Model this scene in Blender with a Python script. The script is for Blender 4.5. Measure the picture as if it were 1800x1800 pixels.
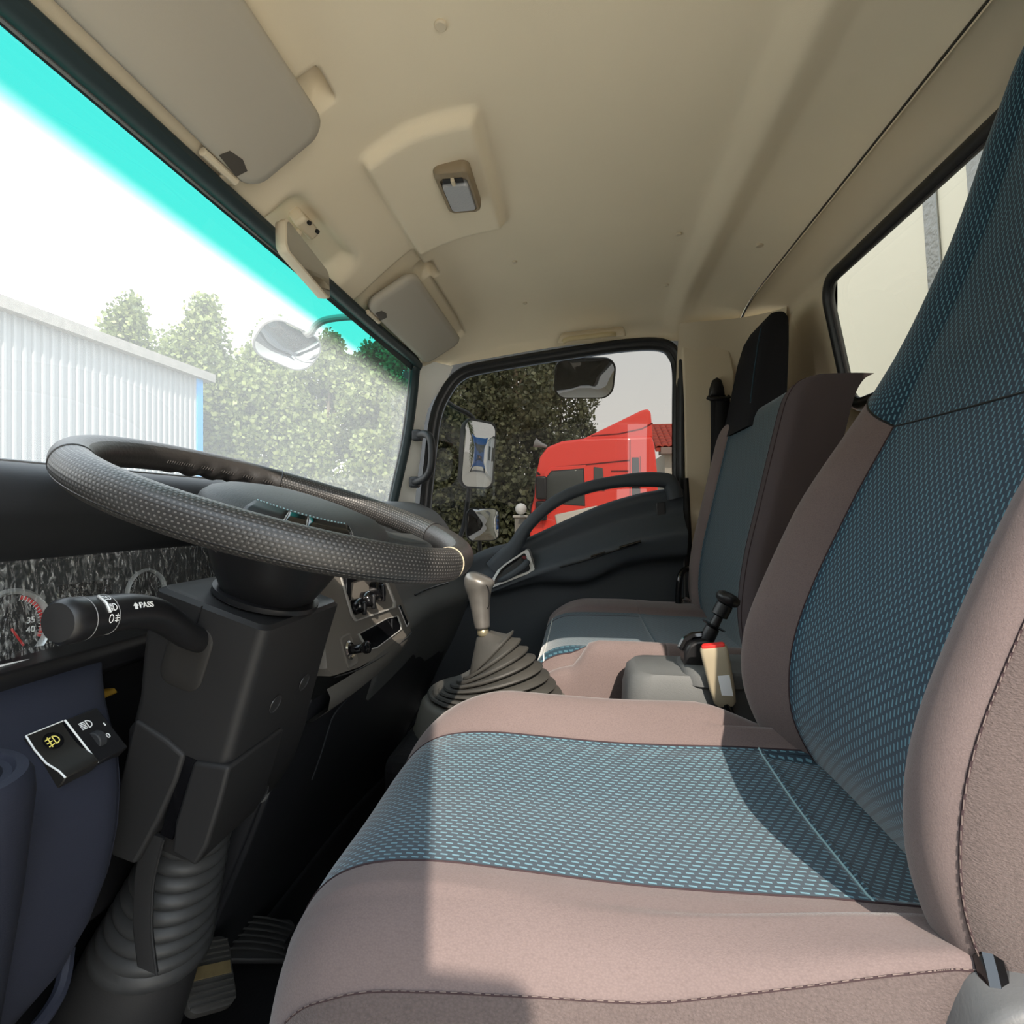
import bpy, bmesh, math, random
from mathutils import Vector as V, Matrix
random.seed(7)
for o in list(bpy.data.objects): bpy.data.objects.remove(o)
scene = bpy.context.scene
COL = scene.collection
R = math.radians

# ------------------------------------------------------------------ camera
cd = bpy.data.cameras.new('camera'); cam = bpy.data.objects.new('camera', cd); COL.objects.link(cam)
cam.location = (0, 0, 0); cam.rotation_euler = (R(90), 0, R(-90 + 7.6))
cd.sensor_width = 36; cd.lens = 18.0; cd.clip_start = .01; cd.clip_end = 500
scene.camera = cam

# ------------------------------------------------------------------ sky, sun, exposure
w = bpy.data.worlds.new('hazy_sky'); scene.world = w; w.use_nodes = True
wn = w.node_tree.nodes; wl = w.node_tree.links
for n in list(wn): wn.remove(n)
tc = wn.new('ShaderNodeTexCoord'); sp = wn.new('ShaderNodeSeparateXYZ'); rp = wn.new('ShaderNodeValToRGB')
bg = wn.new('ShaderNodeBackground'); ow = wn.new('ShaderNodeOutputWorld')
wl.new(tc.outputs['Generated'], sp.inputs[0]); wl.new(sp.outputs['Z'], rp.inputs[0])
rp.color_ramp.elements[0].position = 0.0; rp.color_ramp.elements[0].color = (1.0, .965, .91, 1)
rp.color_ramp.elements[1].position = .8; rp.color_ramp.elements[1].color = (.74, .87, 1.0, 1)
wl.new(rp.outputs[0], bg.inputs[0]); bg.inputs[1].default_value = 3.3
wl.new(bg.outputs[0], ow.inputs[0])
sd = bpy.data.lights.new('sun', 'SUN'); sun = bpy.data.objects.new('sun', sd); COL.objects.link(sun)
sd.energy = 5.6; sd.color = (1.0, .89, .76); sd.angle = R(.35)
sun.rotation_euler = V((1, .28, -.811)).to_track_quat('-Z', 'Y').to_euler(); sun.location = (-6, -2, 6)
vs = scene.view_settings
vs.view_transform = 'Standard'; vs.look = 'None'; vs.exposure = 0.5; vs.gamma = 1.0; vs.use_curve_mapping = False
scene.cycles.max_bounces = 9; scene.cycles.diffuse_bounces = 6; scene.cycles.transparent_max_bounces = 24
scene.cycles.transmission_bounces = 8

# ------------------------------------------------------------------ mesh helpers
def cr(pts, n):
    """Catmull-Rom through tuples, n steps per span"""
    out = []; m = len(pts)
    for i in range(m - 1):
        p0 = pts[max(i - 1, 0)]; p1 = pts[i]; p2 = pts[i + 1]; p3 = pts[min(i + 2, m - 1)]
        for k in range(n):
            t = k / n
            out.append(tuple(.5 * (2 * b + (c - a) * t + (2 * a - 5 * b + 4 * c - d) * t * t + (3 * b - a - 3 * c + d) * t ** 3)
                             for a, b, c, d in zip(p0, p1, p2, p3)))
    out.append(tuple(pts[-1])); return out
def lerp_tab(tab, x):
    tab = sorted(tab)
    if x <= tab[0][0]: return tab[0][1] if len(tab[0]) == 2 else tab[0][1:]
    for a, b in zip(tab, tab[1:]):
        if x <= b[0]:
            t = (x - a[0]) / (b[0] - a[0])
            r = tuple(p + (q - p) * t for p, q in zip(a[1:], b[1:]))
            return r[0] if len(r) == 1 else r
    return tab[-1][1] if len(tab[-1]) == 2 else tab[-1][1:]
def smooth_tab(tab, n=8):
    return sorted(cr(sorted(tab), n))
def sst(a, b, x):
    t = max(0., min(1., (x - a) / (b - a))); return t * t * (3 - 2 * t)
class MB:
    def __init__(s): s.v = []; s.f = []; s.uv = {}
    def add(s, vs, fs):
        o = len(s.v); s.v += [tuple(p) for p in vs]; s.f += [tuple(i + o for i in f) for f in fs]; return o
    def box(s, c, sz, M=None):
        x, y, z = (q / 2 for q in sz); vs = []
        for a in (-x, x):
            for b in (-y, y):
                for d in (-z, z):
                    p = V((a, b, d)); p = (M @ p) if M else p; vs.append(p + V(c))
        s.add(vs, [(0, 1, 3, 2), (4, 6, 7, 5), (0, 4, 5, 1), (2, 3, 7, 6), (0, 2, 6, 4), (1, 5, 7, 3)]); return s
    def loft(s, rings, closed=True, cap0=False, cap1=False, uvs=None, wrap=False):
        n = len(rings[0]); o = len(s.v)
        for j, r in enumerate(rings):
            s.v += [tuple(p) for p in r]
            if uvs:
                for i in range(n): s.uv[o + j * n + i] = uvs[j][i]
        m = len(rings)
        for j in range(m if wrap else m - 1):
            for i in range(n if closed else n - 1):
                a = o + j * n + i; b = o + j * n + (i + 1) % n; k = ((j + 1) % m) * n + o
                s.f.append((a, b, k + (i + 1) % n, k + i))
        if cap0: s.f.append(tuple(o + i for i in range(n))[::-1])
        if cap1: s.f.append(tuple(o + (m - 1) * n + i for i in range(n)))
        return s
    def tube(s, path, r, n=12, cap=True, ex=1.0, wrap=False):
        path = [V(p) for p in path]; m = len(path); rings = []; up = None
        rr = r if isinstance(r, (list, tuple)) else [r] * m
        for i, p in enumerate(path):
            if wrap: t = path[(i + 1) % m] - path[i - 1]
            else: t = path[min(i + 1, m - 1)] - path[max(i - 1, 0)]
            t = t.normalized()
            if up is None:
                up = V((0, 0, 1)) if abs(t.z) < .9 else V((0, 1, 0))
            up = (up - t * up.dot(t)).normalized(); sd_ = t.cross(up)
            rings.append([p + (up * math.cos(2 * math.pi * k / n) + sd_ * math.sin(2 * math.pi * k / n) * ex) * rr[i] for k in range(n)])
        s.loft(rings, True, cap and not wrap, cap and not wrap, wrap=wrap); return s
    def lathe(s, prof, o, ax, n=24, xv=None, caps=True):
        """prof: list of (radius, height along ax)"""
        o = V(o); ax = V(ax).normalized(); xv = V(xv) if xv else (V((1, 0, 0)) if abs(ax.x) < .8 else V((0, 1, 0)))
        xv = (xv - ax * xv.dot(ax)).normalized(); yv = ax.cross(xv)
        s.loft([[o + ax * h + (xv * math.cos(2 * math.pi * k / n) + yv * math.sin(2 * math.pi * k / n)) * max(r, 1e-4) for k in range(n)] for r, h in prof], True, caps, caps); return s
    def prism(s, pts, off):
        off = V(off); n = len(pts); a = [V(p) for p in pts]; b = [p + off for p in a]
        s.add(a + b, [tuple(range(n))[::-1], tuple(range(n, 2 * n))] + [(i, (i + 1) % n, n + (i + 1) % n, n + i) for i in range(n)]); return s
    def poly(s, pts): s.add(pts, [tuple(range(len(pts)))]); return s
    def sphere(s, c, r, nu=16, nv=10, sc=(1, 1, 1), M=None):
        c = V(c); rings = []
        for j in range(nv + 1):
            a = math.pi * j / nv; rr = max(math.sin(a), 1e-3)
            ring = []
            for k in range(nu):
                p = V((rr * math.cos(2 * math.pi * k / nu) * sc[0], rr * math.sin(2 * math.pi * k / nu) * sc[1], math.cos(a) * sc[2])) * r
                ring.append(c + ((M @ p) if M else p))
            rings.append(ring)
        s.loft(rings, True, True, True); return s
def rrect(w_, h_, r, n=5):
    out = []
    for cx, cy, a0 in ((w_ / 2 - r, h_ / 2 - r, 0), (-w_ / 2 + r, h_ / 2 - r, 90), (-w_ / 2 + r, -h_ / 2 + r, 180), (w_ / 2 - r, -h_ / 2 + r, 270)):
        for k in range(n + 1):
            a = R(a0 + 90 * k / n); out.append((cx + r * math.cos(a), cy + r * math.sin(a)))
    return out
def frame(o, u, v_):
    o = V(o); u = V(u).normalized(); v_ = V(v_); v_ = (v_ - u * v_.dot(u)).normalized(); n = u.cross(v_)
    return lambda a, b, c=0: o + u * a + v_ * b + n * c

def obj(name, mb, mat, parent=None, smooth=True, angle=35, bevel=0, seg=2, subsurf=0, solid=0, label=None, kind=None, flip=True):
    me = bpy.data.meshes.new(name)
    vs_ = [V(p) for p in mb.v]
    if parent is not None:
        off = V(parent['_o'])
    else:
        xs = [p.x for p in vs_]; ys = [p.y for p in vs_]; zs = [p.z for p in vs_]
        off = V(((min(xs) + max(xs)) / 2, (min(ys) + max(ys)) / 2, min(zs)))
    me.from_pydata([p - off for p in vs_], [], mb.f)
    if flip:
        bm = bmesh.new(); bm.from_mesh(me); bmesh.ops.recalc_face_normals(bm, faces=bm.faces); bm.to_mesh(me); bm.free()
    if mb.uv:
        ul = me.uv_layers.new(name='UVMap')
        for lp in me.loops: ul.data[lp.index].uv = mb.uv.get(lp.vertex_index, (0, 0))
    if smooth:
        me.polygons.foreach_set('use_smooth', [True] * len(me.polygons))
        if angle < 180: me.set_sharp_from_angle(angle=R(angle))
    me.materials.append(mat)
    o = bpy.data.objects.new(name, me); COL.objects.link(o)
    o['_o'] = tuple(off)
    if parent is not None: o.parent = parent
    if parent is not None: o.location = (0, 0, 0)
    else: o.location = off
    if bevel:
        b = o.modifiers.new('bevel', 'BEVEL'); b.width = bevel; b.segments = seg; b.limit_method = 'ANGLE'; b.angle_limit = R(30)
    if subsurf:
        b = o.modifiers.new('sub', 'SUBSURF'); b.levels = subsurf; b.render_levels = subsurf
    if solid:
        b = o.modifiers.new('solid', 'SOLIDIFY'); b.thickness = solid; b.offset = 0
    if label: o['label'] = label
    if kind: o['kind'] = kind
    return o
def thing(name, label, cat, loc, group=None, kind=None):
    o = bpy.data.objects.new(name, None); COL.objects.link(o); o.location = loc; o['_o'] = tuple(loc)
    o.empty_display_size = .05; o['label'] = label; o['category'] = cat
    if group: o['group'] = group
    if kind: o['kind'] = kind
    return o
def tag(o, label, cat=None, group=None, kind=None):
    o['label'] = label
    if cat: o['category'] = cat
    if group: o['group'] = group
    if kind: o['kind'] = kind
    return o
def dup(root, loc, label, rz=0, sc=None):
    def cp(o, par):
        c = o.copy(); COL.objects.link(c); c.parent = par
        for ch in list(o.children): cp(ch, c)
        return c
    r = cp(root, None); r.location = loc; r.rotation_euler = (0, 0, rz); r['label'] = label
    if sc: r.scale = sc
    return r
def text_mesh(body, size, fn, depth=.0003):
    """lettering as a mesh; fn maps (x, y, h) to the world"""
    cu = bpy.data.curves.new('lettering', 'FONT'); cu.body = body; cu.size = size; cu.align_x = 'CENTER'; cu.align_y = 'CENTER'; cu.extrude = depth
    t = bpy.data.objects.new('lettering', cu); COL.objects.link(t)
    bpy.context.view_layer.update()
    me = bpy.data.meshes.new_from_object(t.evaluated_get(bpy.context.evaluated_depsgraph_get()))
    mb = MB(); mb.add([fn(v.co.x, v.co.y, v.co.z + depth) for v in me.vertices], [tuple(p.vertices) for p in me.polygons])
    bpy.data.objects.remove(t); bpy.data.curves.remove(cu); bpy.data.meshes.remove(me)
    return mb

# ------------------------------------------------------------------ materials
def S(r, g, b, k=1.0):
    f = lambda c: ((c / 255) / 12.92 if c / 255 <= .04045 else ((c / 255 + .055) / 1.055) ** 2.4) * k
    return (f(r), f(g), f(b), 1)
def mat(name, col, rough=.6, spec=.4, metal=0, bump=None, var=None, coat=0, sheen=0, stretch=None, weave=None):
    m = bpy.data.materials.new(name); m.use_nodes = True; nt = m.node_tree; b = nt.nodes['Principled BSDF']
    b.inputs['Base Color'].default_value = col; b.inputs['Roughness'].default_value = rough
    b.inputs['Specular IOR Level'].default_value = spec; b.inputs['Metallic'].default_value = metal
    b.inputs['Coat Weight'].default_value = coat
    if sheen: b.inputs['Sheen Weight'].default_value = sheen; b.inputs['Sheen Roughness'].default_value = .45
    if bump or var:
        t = nt.nodes.new('ShaderNodeTexCoord'); src = t.outputs['Object']
        if stretch:
            mp = nt.nodes.new('ShaderNodeMapping'); mp.inputs['Scale'].default_value = stretch
            nt.links.new(src, mp.inputs[0]); src = mp.outputs[0]
    if var:
        n = nt.nodes.new('ShaderNodeTexNoise'); n.inputs['Scale'].default_value = var[0]; n.inputs['Detail'].default_value = 4
        nt.links.new(src, n.inputs['Vector'])
        mx = nt.nodes.new('ShaderNodeMix'); mx.data_type = 'RGBA'
        mx.inputs[6].default_value = tuple(c * (1 - var[1]) for c in col[:3]) + (1,)
        mx.inputs[7].default_value = tuple(min(1, c * (1 + var[1])) for c in col[:3]) + (1,)
        nt.links.new(n.outputs['Fac'], mx.inputs[0]); nt.links.new(mx.outputs[2], b.inputs['Base Color'])
        if weave:      # fine knit: small stitches, each a little lighter or darker
            vo = nt.nodes.new('ShaderNodeTexVoronoi'); vo.inputs['Scale'].default_value = weave[0]; nt.links.new(src, vo.inputs['Vector'])
            k = mnode(nt, 'MULTIPLY_ADD', vo.outputs['Distance'], -weave[1], 1 + weave[1] * .4)
            hs = nt.nodes.new('ShaderNodeMix'); hs.data_type = 'RGBA'; hs.blend_type = 'MULTIPLY'; hs.inputs[0].default_value = 1
            cb = nt.nodes.new('ShaderNodeCombineColor')
            for q in range(3): nt.links.new(k, cb.inputs[q])
            nt.links.new(mx.outputs[2], hs.inputs[6]); nt.links.new(cb.outputs[0], hs.inputs[7]); nt.links.new(hs.outputs[2], b.inputs['Base Color'])
    if bump:
        n = nt.nodes.new('ShaderNodeTexNoise'); n.inputs['Scale'].default_value = bump[0]; n.inputs['Detail'].default_value = 2
        nt.links.new(src, n.inputs['Vector'])
        bp = nt.nodes.new('ShaderNodeBump'); bp.inputs['Strength'].default_value = bump[1]; bp.inputs['Distance'].default_value = bump[2] if len(bump) > 2 else .001
        nt.links.new(n.outputs['Fac'], bp.inputs['Height']); nt.links.new(bp.outputs[0], b.inputs['Normal'])
    return m
def mnode(nt, op, a, b=None, c=None):
    n = nt.nodes.new('ShaderNodeMath'); n.operation = op
    for i, q in enumerate((a, b, c)):
        if q is None: continue
        if isinstance(q, (int, float)): n.inputs[i].default_value = q
        else: nt.links.new(q, n.inputs[i])
    return n.outputs[0]
def dash_fabric(name, base, dash, row, per, frac, thick, shift=.36):
    m = mat(name, base, .95, .1, sheen=.4); nt = m.node_tree; b = nt.nodes['Principled BSDF']
    uv = nt.nodes.new('ShaderNodeUVMap'); uv.uv_map = 'UVMap'; s = nt.nodes.new('ShaderNodeSeparateXYZ'); nt.links.new(uv.outputs[0], s.inputs[0])
    vv = mnode(nt, 'DIVIDE', s.outputs['Y'], row); rw = mnode(nt, 'FLOOR', vv); fv = mnode(nt, 'FRACT', vv)
    uu = mnode(nt, 'ADD', mnode(nt, 'DIVIDE', s.outputs['X'], per), mnode(nt, 'MULTIPLY', rw, shift)); fu = mnode(nt, 'FRACT', uu)
    # the dash slants a little inside its row
    cen = mnode(nt, 'ADD', mnode(nt, 'MULTIPLY', fu, .25), .38)
    a = mnode(nt, 'LESS_THAN', fu, frac); d = mnode(nt, 'LESS_THAN', mnode(nt, 'ABSOLUTE', mnode(nt, 'SUBTRACT', fv, cen)), thick / 2)
    k = mnode(nt, 'MULTIPLY', a, d)
    # thin dark woven line between rows
    dk = mnode(nt, 'GREATER_THAN', fv, .93)
    mx = nt.nodes.new('ShaderNodeMix'); mx.data_type = 'RGBA'; mx.inputs[6].default_value = base; mx.inputs[7].default_value = dash
    nt.links.new(k, mx.inputs[0])
    mx2 = nt.nodes.new('ShaderNodeMix'); mx2.data_type = 'RGBA'; mx2.inputs[7].default_value = tuple(c * .45 for c in base[:3]) + (1,)
    nt.links.new(mx.outputs[2], mx2.inputs[6]); nt.links.new(dk, mx2.inputs[0]); nt.links.new(mx2.outputs[2], b.inputs['Base Color'])
    bp = nt.nodes.new('ShaderNodeBump'); bp.inputs['Strength'].default_value = .3; bp.inputs['Distance'].default_value = .0006
    nt.links.new(k, bp.inputs['Height']); nt.links.new(bp.outputs[0], b.inputs['Normal'])
    return m
def dot_leather(name, base, dot, pitch, rad):
    m = mat(name, base, .42, .5); nt = m.node_tree; b = nt.nodes['Principled BSDF']
    uv = nt.nodes.new('ShaderNodeUVMap'); uv.uv_map = 'UVMap'; s = nt.nodes.new('ShaderNodeSeparateXYZ'); nt.links.new(uv.outputs[0], s.inputs[0])
    vv = mnode(nt, 'DIVIDE', s.outputs['Y'], pitch * .8); rw = mnode(nt, 'FLOOR', vv); fv = mnode(nt, 'SUBTRACT', mnode(nt, 'FRACT', vv), .5)
    uu = mnode(nt, 'ADD', mnode(nt, 'DIVIDE', s.outputs['X'], pitch), mnode(nt, 'MULTIPLY', rw, .5)); fu = mnode(nt, 'SUBTRACT', mnode(nt, 'FRACT', uu), .5)
    d2 = mnode(nt, 'SQRT', mnode(nt, 'ADD', mnode(nt, 'MULTIPLY', fu, fu), mnode(nt, 'MULTIPLY', fv, fv)))
    k = mnode(nt, 'SUBTRACT', 1.0, mnode(nt, 'SMOOTHSTEP', d2, rad * .7, rad)) if False else mnode(nt, 'LESS_THAN', d2, rad)
    mx = nt.nodes.new('ShaderNodeMix'); mx.data_type = 'RGBA'; mx.inputs[6].default_value = base; mx.inputs[7].default_value = dot  # pale dot colour carries the glints of the perforations
    nt.links.new(k, mx.inputs[0]); nt.links.new(mx.outputs[2], b.inputs['Base Color'])
    bp = nt.nodes.new('ShaderNodeBump'); bp.inputs['Strength'].default_value = .6; bp.inputs['Distance'].default_value = .0008
    nt.links.new(d2, bp.inputs['Height']); nt.links.new(bp.outputs[0], b.inputs['Normal'])
    return m
def glass(name, tint, refl=.06, dust=0, dustcol=(.9, .9, .88, 1), band=None, rough=.0):
    m = bpy.data.materials.new(name); m.use_nodes = True; nt = m.node_tree
    for n in list(nt.nodes): nt.nodes.remove(n)
    out = nt.nodes.new('ShaderNodeOutputMaterial'); tr = nt.nodes.new('ShaderNodeBsdfTransparent'); gl = nt.nodes.new('ShaderNodeBsdfGlossy')
    gl.inputs['Roughness'].default_value = rough; tr.inputs[0].default_value = tint
    if band:
        g = nt.nodes.new('ShaderNodeNewGeometry'); s = nt.nodes.new('ShaderNodeSeparateXYZ'); nt.links.new(g.outputs['Position'], s.inputs[0])
        mr = nt.nodes.new('ShaderNodeMapRange'); mr.interpolation_type = 'SMOOTHSTEP'
        mr.inputs['From Min'].default_value = band[0]; mr.inputs['From Max'].default_value = band[1]; nt.links.new(s.outputs['Z'], mr.inputs['Value'])
        mx = nt.nodes.new('ShaderNodeMix'); mx.data_type = 'RGBA'; mx.inputs[6].default_value = tint; mx.inputs[7].default_value = band[2]
        nt.links.new(mr.outputs[0], mx.inputs[0]); nt.links.new(mx.outputs[2], tr.inputs[0])
    last = tr.outputs[0]
    if dust:
        tl = nt.nodes.new('ShaderNodeBsdfTranslucent'); tl.inputs[0].default_value = dustcol
        ms = nt.nodes.new('ShaderNodeMixShader'); nt.links.new(last, ms.inputs[1]); nt.links.new(tl.outputs[0], ms.inputs[2])
        if band:
            fd = mnode(nt, 'SUBTRACT', dust, mnode(nt, 'MULTIPLY', mr.outputs[0], dust * .93)); nt.links.new(fd, ms.inputs[0])
        else: ms.inputs[0].default_value = dust
        last = ms.outputs[0]
    ms = nt.nodes.new('ShaderNodeMixShader'); lw = nt.nodes.new('ShaderNodeLayerWeight'); lw.inputs[0].default_value = .5
    k = mnode(nt, 'MULTIPLY_ADD', mnode(nt, 'POWER', lw.outputs['Facing'], 4.0), refl * 1.5, refl * .6)
    nt.links.new(k, ms.inputs[0]); nt.links.new(last, ms.inputs[1]); nt.links.new(gl.outputs[0], ms.inputs[2]); nt.links.new(ms.outputs[0], out.inputs[0])
    return m

HEADLINER = mat('headliner_felt', S(228, 215, 189), .95, .1, bump=(900, .25, .0006), var=(5, .05))
VISOR = mat('visor_vinyl', S(172, 165, 151), .8, .2, bump=(700, .15, .0004))
BEIGE = mat('beige_plastic', S(208, 195, 170), .6, .3, bump=(600, .12, .0004))
PILLAR = mat('grey_plastic_pillar', S(240, 239, 232), .65, .3, bump=(600, .1, .0004))
RUBBER = mat('black_rubber', S(30, 31, 32), .45, .4)
FRIT = mat('dark_windscreen_seal', S(40, 52, 54), .5, .3)
DASH = mat('charcoal_dash_plastic', S(42, 44, 47), .62, .35, bump=(900, .2, .0004))
DASHBLUE = mat('blue_grey_dash_plastic', S(37, 40, 52), .62, .3, bump=(900, .3, .0004), var=(30, .06))
SHROUD = mat('shroud_plastic', S(33, 33, 34), .55, .35, bump=(1200, .15, .0003))
BLACK = mat('black_plastic', S(22, 22, 24), .4, .45)
GLOSS = mat('gloss_black', S(14, 14, 16), .12, .6)
DOORP = mat('door_panel_plastic', S(64, 69, 74), .6, .35, bump=(900, .15, .0004))
SILVER = mat('satin_silver_plastic', S(190, 190, 188), .35, .5, metal=.35)
STACK = mat('grey_centre_stack', S(98, 94, 88), .5, .4, bump=(900, .1, .0003))
STACKIN = mat('pale_control_panel', S(160, 158, 154), .3, .5, metal=.2)
CHROME = mat('chrome', S(225, 225, 225), .12, .6, metal=1)
MIRROR = mat('mirror_glass', S(196, 198, 200), .01, .6, metal=1)
LEATHER = mat('smooth_black_leather', S(46, 44, 43), .45, .45, bump=(220, .35, .0012))
PERF = dot_leather('perforated_leather', S(42, 41, 40), S(92, 90, 88), .0044, .22)
HUB = mat('hub_plastic', S(52, 54, 54), .55, .4, bump=(500, .45, .0008))
MAUVE = mat('mauve_knit', S(110, 97, 95), .95, .1, bump=(1500, .5, .0006), var=(18, .10), sheen=.25, stretch=(1, .6, 1), weave=(800, .22))
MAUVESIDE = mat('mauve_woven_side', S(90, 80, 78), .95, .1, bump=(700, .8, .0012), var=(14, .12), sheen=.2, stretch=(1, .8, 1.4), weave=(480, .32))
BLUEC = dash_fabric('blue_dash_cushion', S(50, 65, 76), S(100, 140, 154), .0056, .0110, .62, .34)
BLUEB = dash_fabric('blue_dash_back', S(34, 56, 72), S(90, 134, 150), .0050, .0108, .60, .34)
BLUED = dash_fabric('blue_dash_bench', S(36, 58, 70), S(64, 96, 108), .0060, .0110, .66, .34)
STITCH = mat('stitching', S(62, 50, 52), .9, .1)
STITCHL = mat('pale_stitching', S(150, 180, 185), .9, .1)
DARKFAB = mat('dark_headrest_fabric', S(34, 34, 37), .95, .1, bump=(900, .4, .0006))
GREYPL = mat('light_grey_plastic', S(128, 129, 129), .5, .4, bump=(500, .3, .0006))
CONSOLE = mat('grey_console_plastic', S(92, 94, 94), .6, .3, bump=(500, .4, .0008), var=(20, .1))
BOOT = mat('dusty_rubber', S(58, 57, 54), .6, .3, bump=(120, .3, .001), var=(25, .25))
KNOB = mat('worn_silver_knob', S(116, 113, 108), .38, .5, metal=.55, bump=(150, .2, .0008), var=(45, .3))
BUCKLE = mat('beige_buckle', S(164, 153, 130), .5, .4)
RED = mat('red_button', S(220, 40, 36), .4, .5)
WHITE = mat('white_paint', S(236, 238, 238), .5, .3)
YELLOW = mat('yellow_bracket', S(120, 92, 22), .5, .4)
BELT = mat('black_webbing', S(30, 30, 32), .8, .2, bump=(900, .3, .0005))
FLOORM = mat('black_floor_mat', S(20, 20, 22), .8, .2, bump=(150, .4, .002))
PEDAL = mat('pedal_rubber', S(58, 57, 55), .6, .4, var=(40, .3))
LENS = mat('frosted_lens', S(165, 166, 168), .25, .5, bump=(220, .6, .001), coat=.3)
# ================================================================== the cab shell
CEIL = smooth_tab([(.50, .432), (.47, .448), (.44, .472), (.40, .505), (.34, .548), (.27, .577), (.18, .594), (.05, .602), (-.1, .603), (-.2, .603),
                   (-.235, .602), (-.262, .593), (-.285, .587), (-.308, .592), (-.335, .597), (-.38, .592), (-.42, .582), (-.45, .573)], 6)
EDGE = smooth_tab([(.5, .44), (.45, .452), (.39, .468), (.2, .495), (.05, .512), (-.1, .518), (-.3, .512), (-.45, .50)], 6)
def rect_s(x, y, x0, x1, y0, y1, e):
    return sst(x0 - e, x0 + e, x) * (1 - sst(x1 - e, x1 + e, x)) * sst(y0 - e, y0 + e, y) * (1 - sst(y1 - e, y1 + e, y))
def ceil_z(x, y):
    b = lerp_tab(CEIL_L, y) if False else tab(CEIL, y); e = min(tab(EDGE, y), b)
    xx = x if x > .9 else 1.8 - x
    u = max(0, (xx - 1.36) / .226); z = e + (b - e) * math.sqrt(max(0, 1 - min(u, 1) ** 2.2))
    z -= .020 * rect_s(x, y, .742 + .02 * max(0, (y - .25) / .1), 1.04, .155, .335, .009)      # pad around the dome lamp
    z += .035 * rect_s(x, y, .735, .94, .425, .52, .022) * sst(.40, .46, y)                     # niche for the mirror
    z += .028 * rect_s(x, y, .605, .65, .328, .36, .004) + .024 * rect_s(x, y, 1.10, 1.16, .33, .365, .004)   # finger dents behind the visors
    z += .014 * rect_s(x, y, 1.03, 1.50, .345, .50, .006)
    return z
import bisect
def tab(t, x):
    ks = [p[0] for p in t]
    i = bisect.bisect_left(ks, x)
    if i <= 0: return t[0][1]
    if i >= len(t): return t[-1][1]
    a, b = t[i - 1], t[i]; k = (x - a[0]) / (b[0] - a[0]); return a[1] + (b[1] - a[1]) * k
XS = [.214 + (1.372) * i / 250 for i in range(251)]; YS = [-.45 + .95 * j / 190 for j in range(191)]
mb = MB(); mb.loft([[(x, y, ceil_z(x, y)) for x in XS] for y in YS], closed=False)
ceiling = tag(obj('ceiling', mb, HEADLINER, angle=180), 'beige felt headliner over the whole cab', kind='structure')
mb = MB()
mb.loft([[(x, y, z) for x in (-0.02 + .22, .4, .9, 1.4, 1.6)] for y, z in ((.52, .475), (.40, .58), (.2, .64), (-.5, .64), (-.60, .60))], closed=False)
tag(obj('roof_panel', mb, WHITE, solid=.004), 'white painted steel roof over the headliner', kind='structure').name = 'trim_8'
obj('seam_gap', MB().tube([(x, -.4535, ceil_z(x, -.45) - .0015) for x in XS[8:-8:6]], .0030, 6), BLACK, ceiling)
# clips pressed into the headliner
for i, (x, y, r, lb) in enumerate([(.608, .169, .008, 'round beige headliner clip nearest the driver sun visor'), (1.192, -.392, .0085, 'round beige headliner clip behind the roof rib'),
        (1.147, -.211, .006, 'small beige headliner clip just ahead of the roof rib'), (1.209, .155, .006, 'small beige headliner clip beyond the dome lamp pad'),
        (1.399, -.227, .006, 'small beige headliner clip near the passenger end of the roof rib'), (1.44, .155, .006, 'small beige headliner clip above the passenger door')]):
    mb = MB().lathe([(0, .0), (r * .8, .0), (r, .0015), (r, .006)], (x, y, ceil_z(x, y) - .0035), (0, 0, 1), 16)
    tag(obj('headliner_clip', mb, BEIGE), lb, 'clip', 'headliner clips')

# rear wall with its window
def rear_y(z): return -.556 - max(0, .54 - z) * .2 if z < .54 else -.556
def rr_pts(x0, x1, z0, z1, r, n=8):
    return [(p[0] + (x0 + x1) / 2, p[1] + (z0 + z1) / 2) for p in rrect(x1 - x0, z1 - z0, r, n)]
inn = rr_pts(.535, 1.262, .235, .525, .05)
outr = rr_pts(.21, 1.50, -.76, .548, .02)
def resamp(p, n=120, a0=None):
    # by angle about the window centre so both rings match
    cx, cz = .9, .38; out = []
    seg = list(zip(p, p[1:] + p[:1]))
    for k in range(n):
        a = 2 * math.pi * k / n; dx, dz = math.cos(a), math.sin(a); best = None
        for (x1, z1), (x2, z2) in seg:
            ex, ez = x2 - x1, z2 - z1; den = dx * ez - dz * ex
            if abs(den) < 1e-9: continue
            t = ((x1 - cx) * ez - (z1 - cz) * ex) / den; u = ((x1 - cx) * dz - (z1 - cz) * dx) / den
            if t > 0 and -1e-6 <= u <= 1 + 1e-6: best = t
        out.append((cx + dx * best, cz + dz * best))
    return out
ri = resamp(inn, 160); ro = resamp(outr, 160)
rings = []
for k in range(9):
    t = k / 8; rings.append([(a[0] + (b[0] - a[0]) * t, 0, a[1] + (b[1] - a[1]) * t) for a, b in zip(ri, ro)])
rings = [[(p[0], rear_y(p[2]) + (.0 if i else -.012), p[2]) for p in r_] for i, r_ in enumerate(rings)]
wall_rear = tag(obj('wall_rear', MB().loft(rings), BEIGE, angle=50), 'beige rear wall of the cab around the back window', kind='structure')
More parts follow.
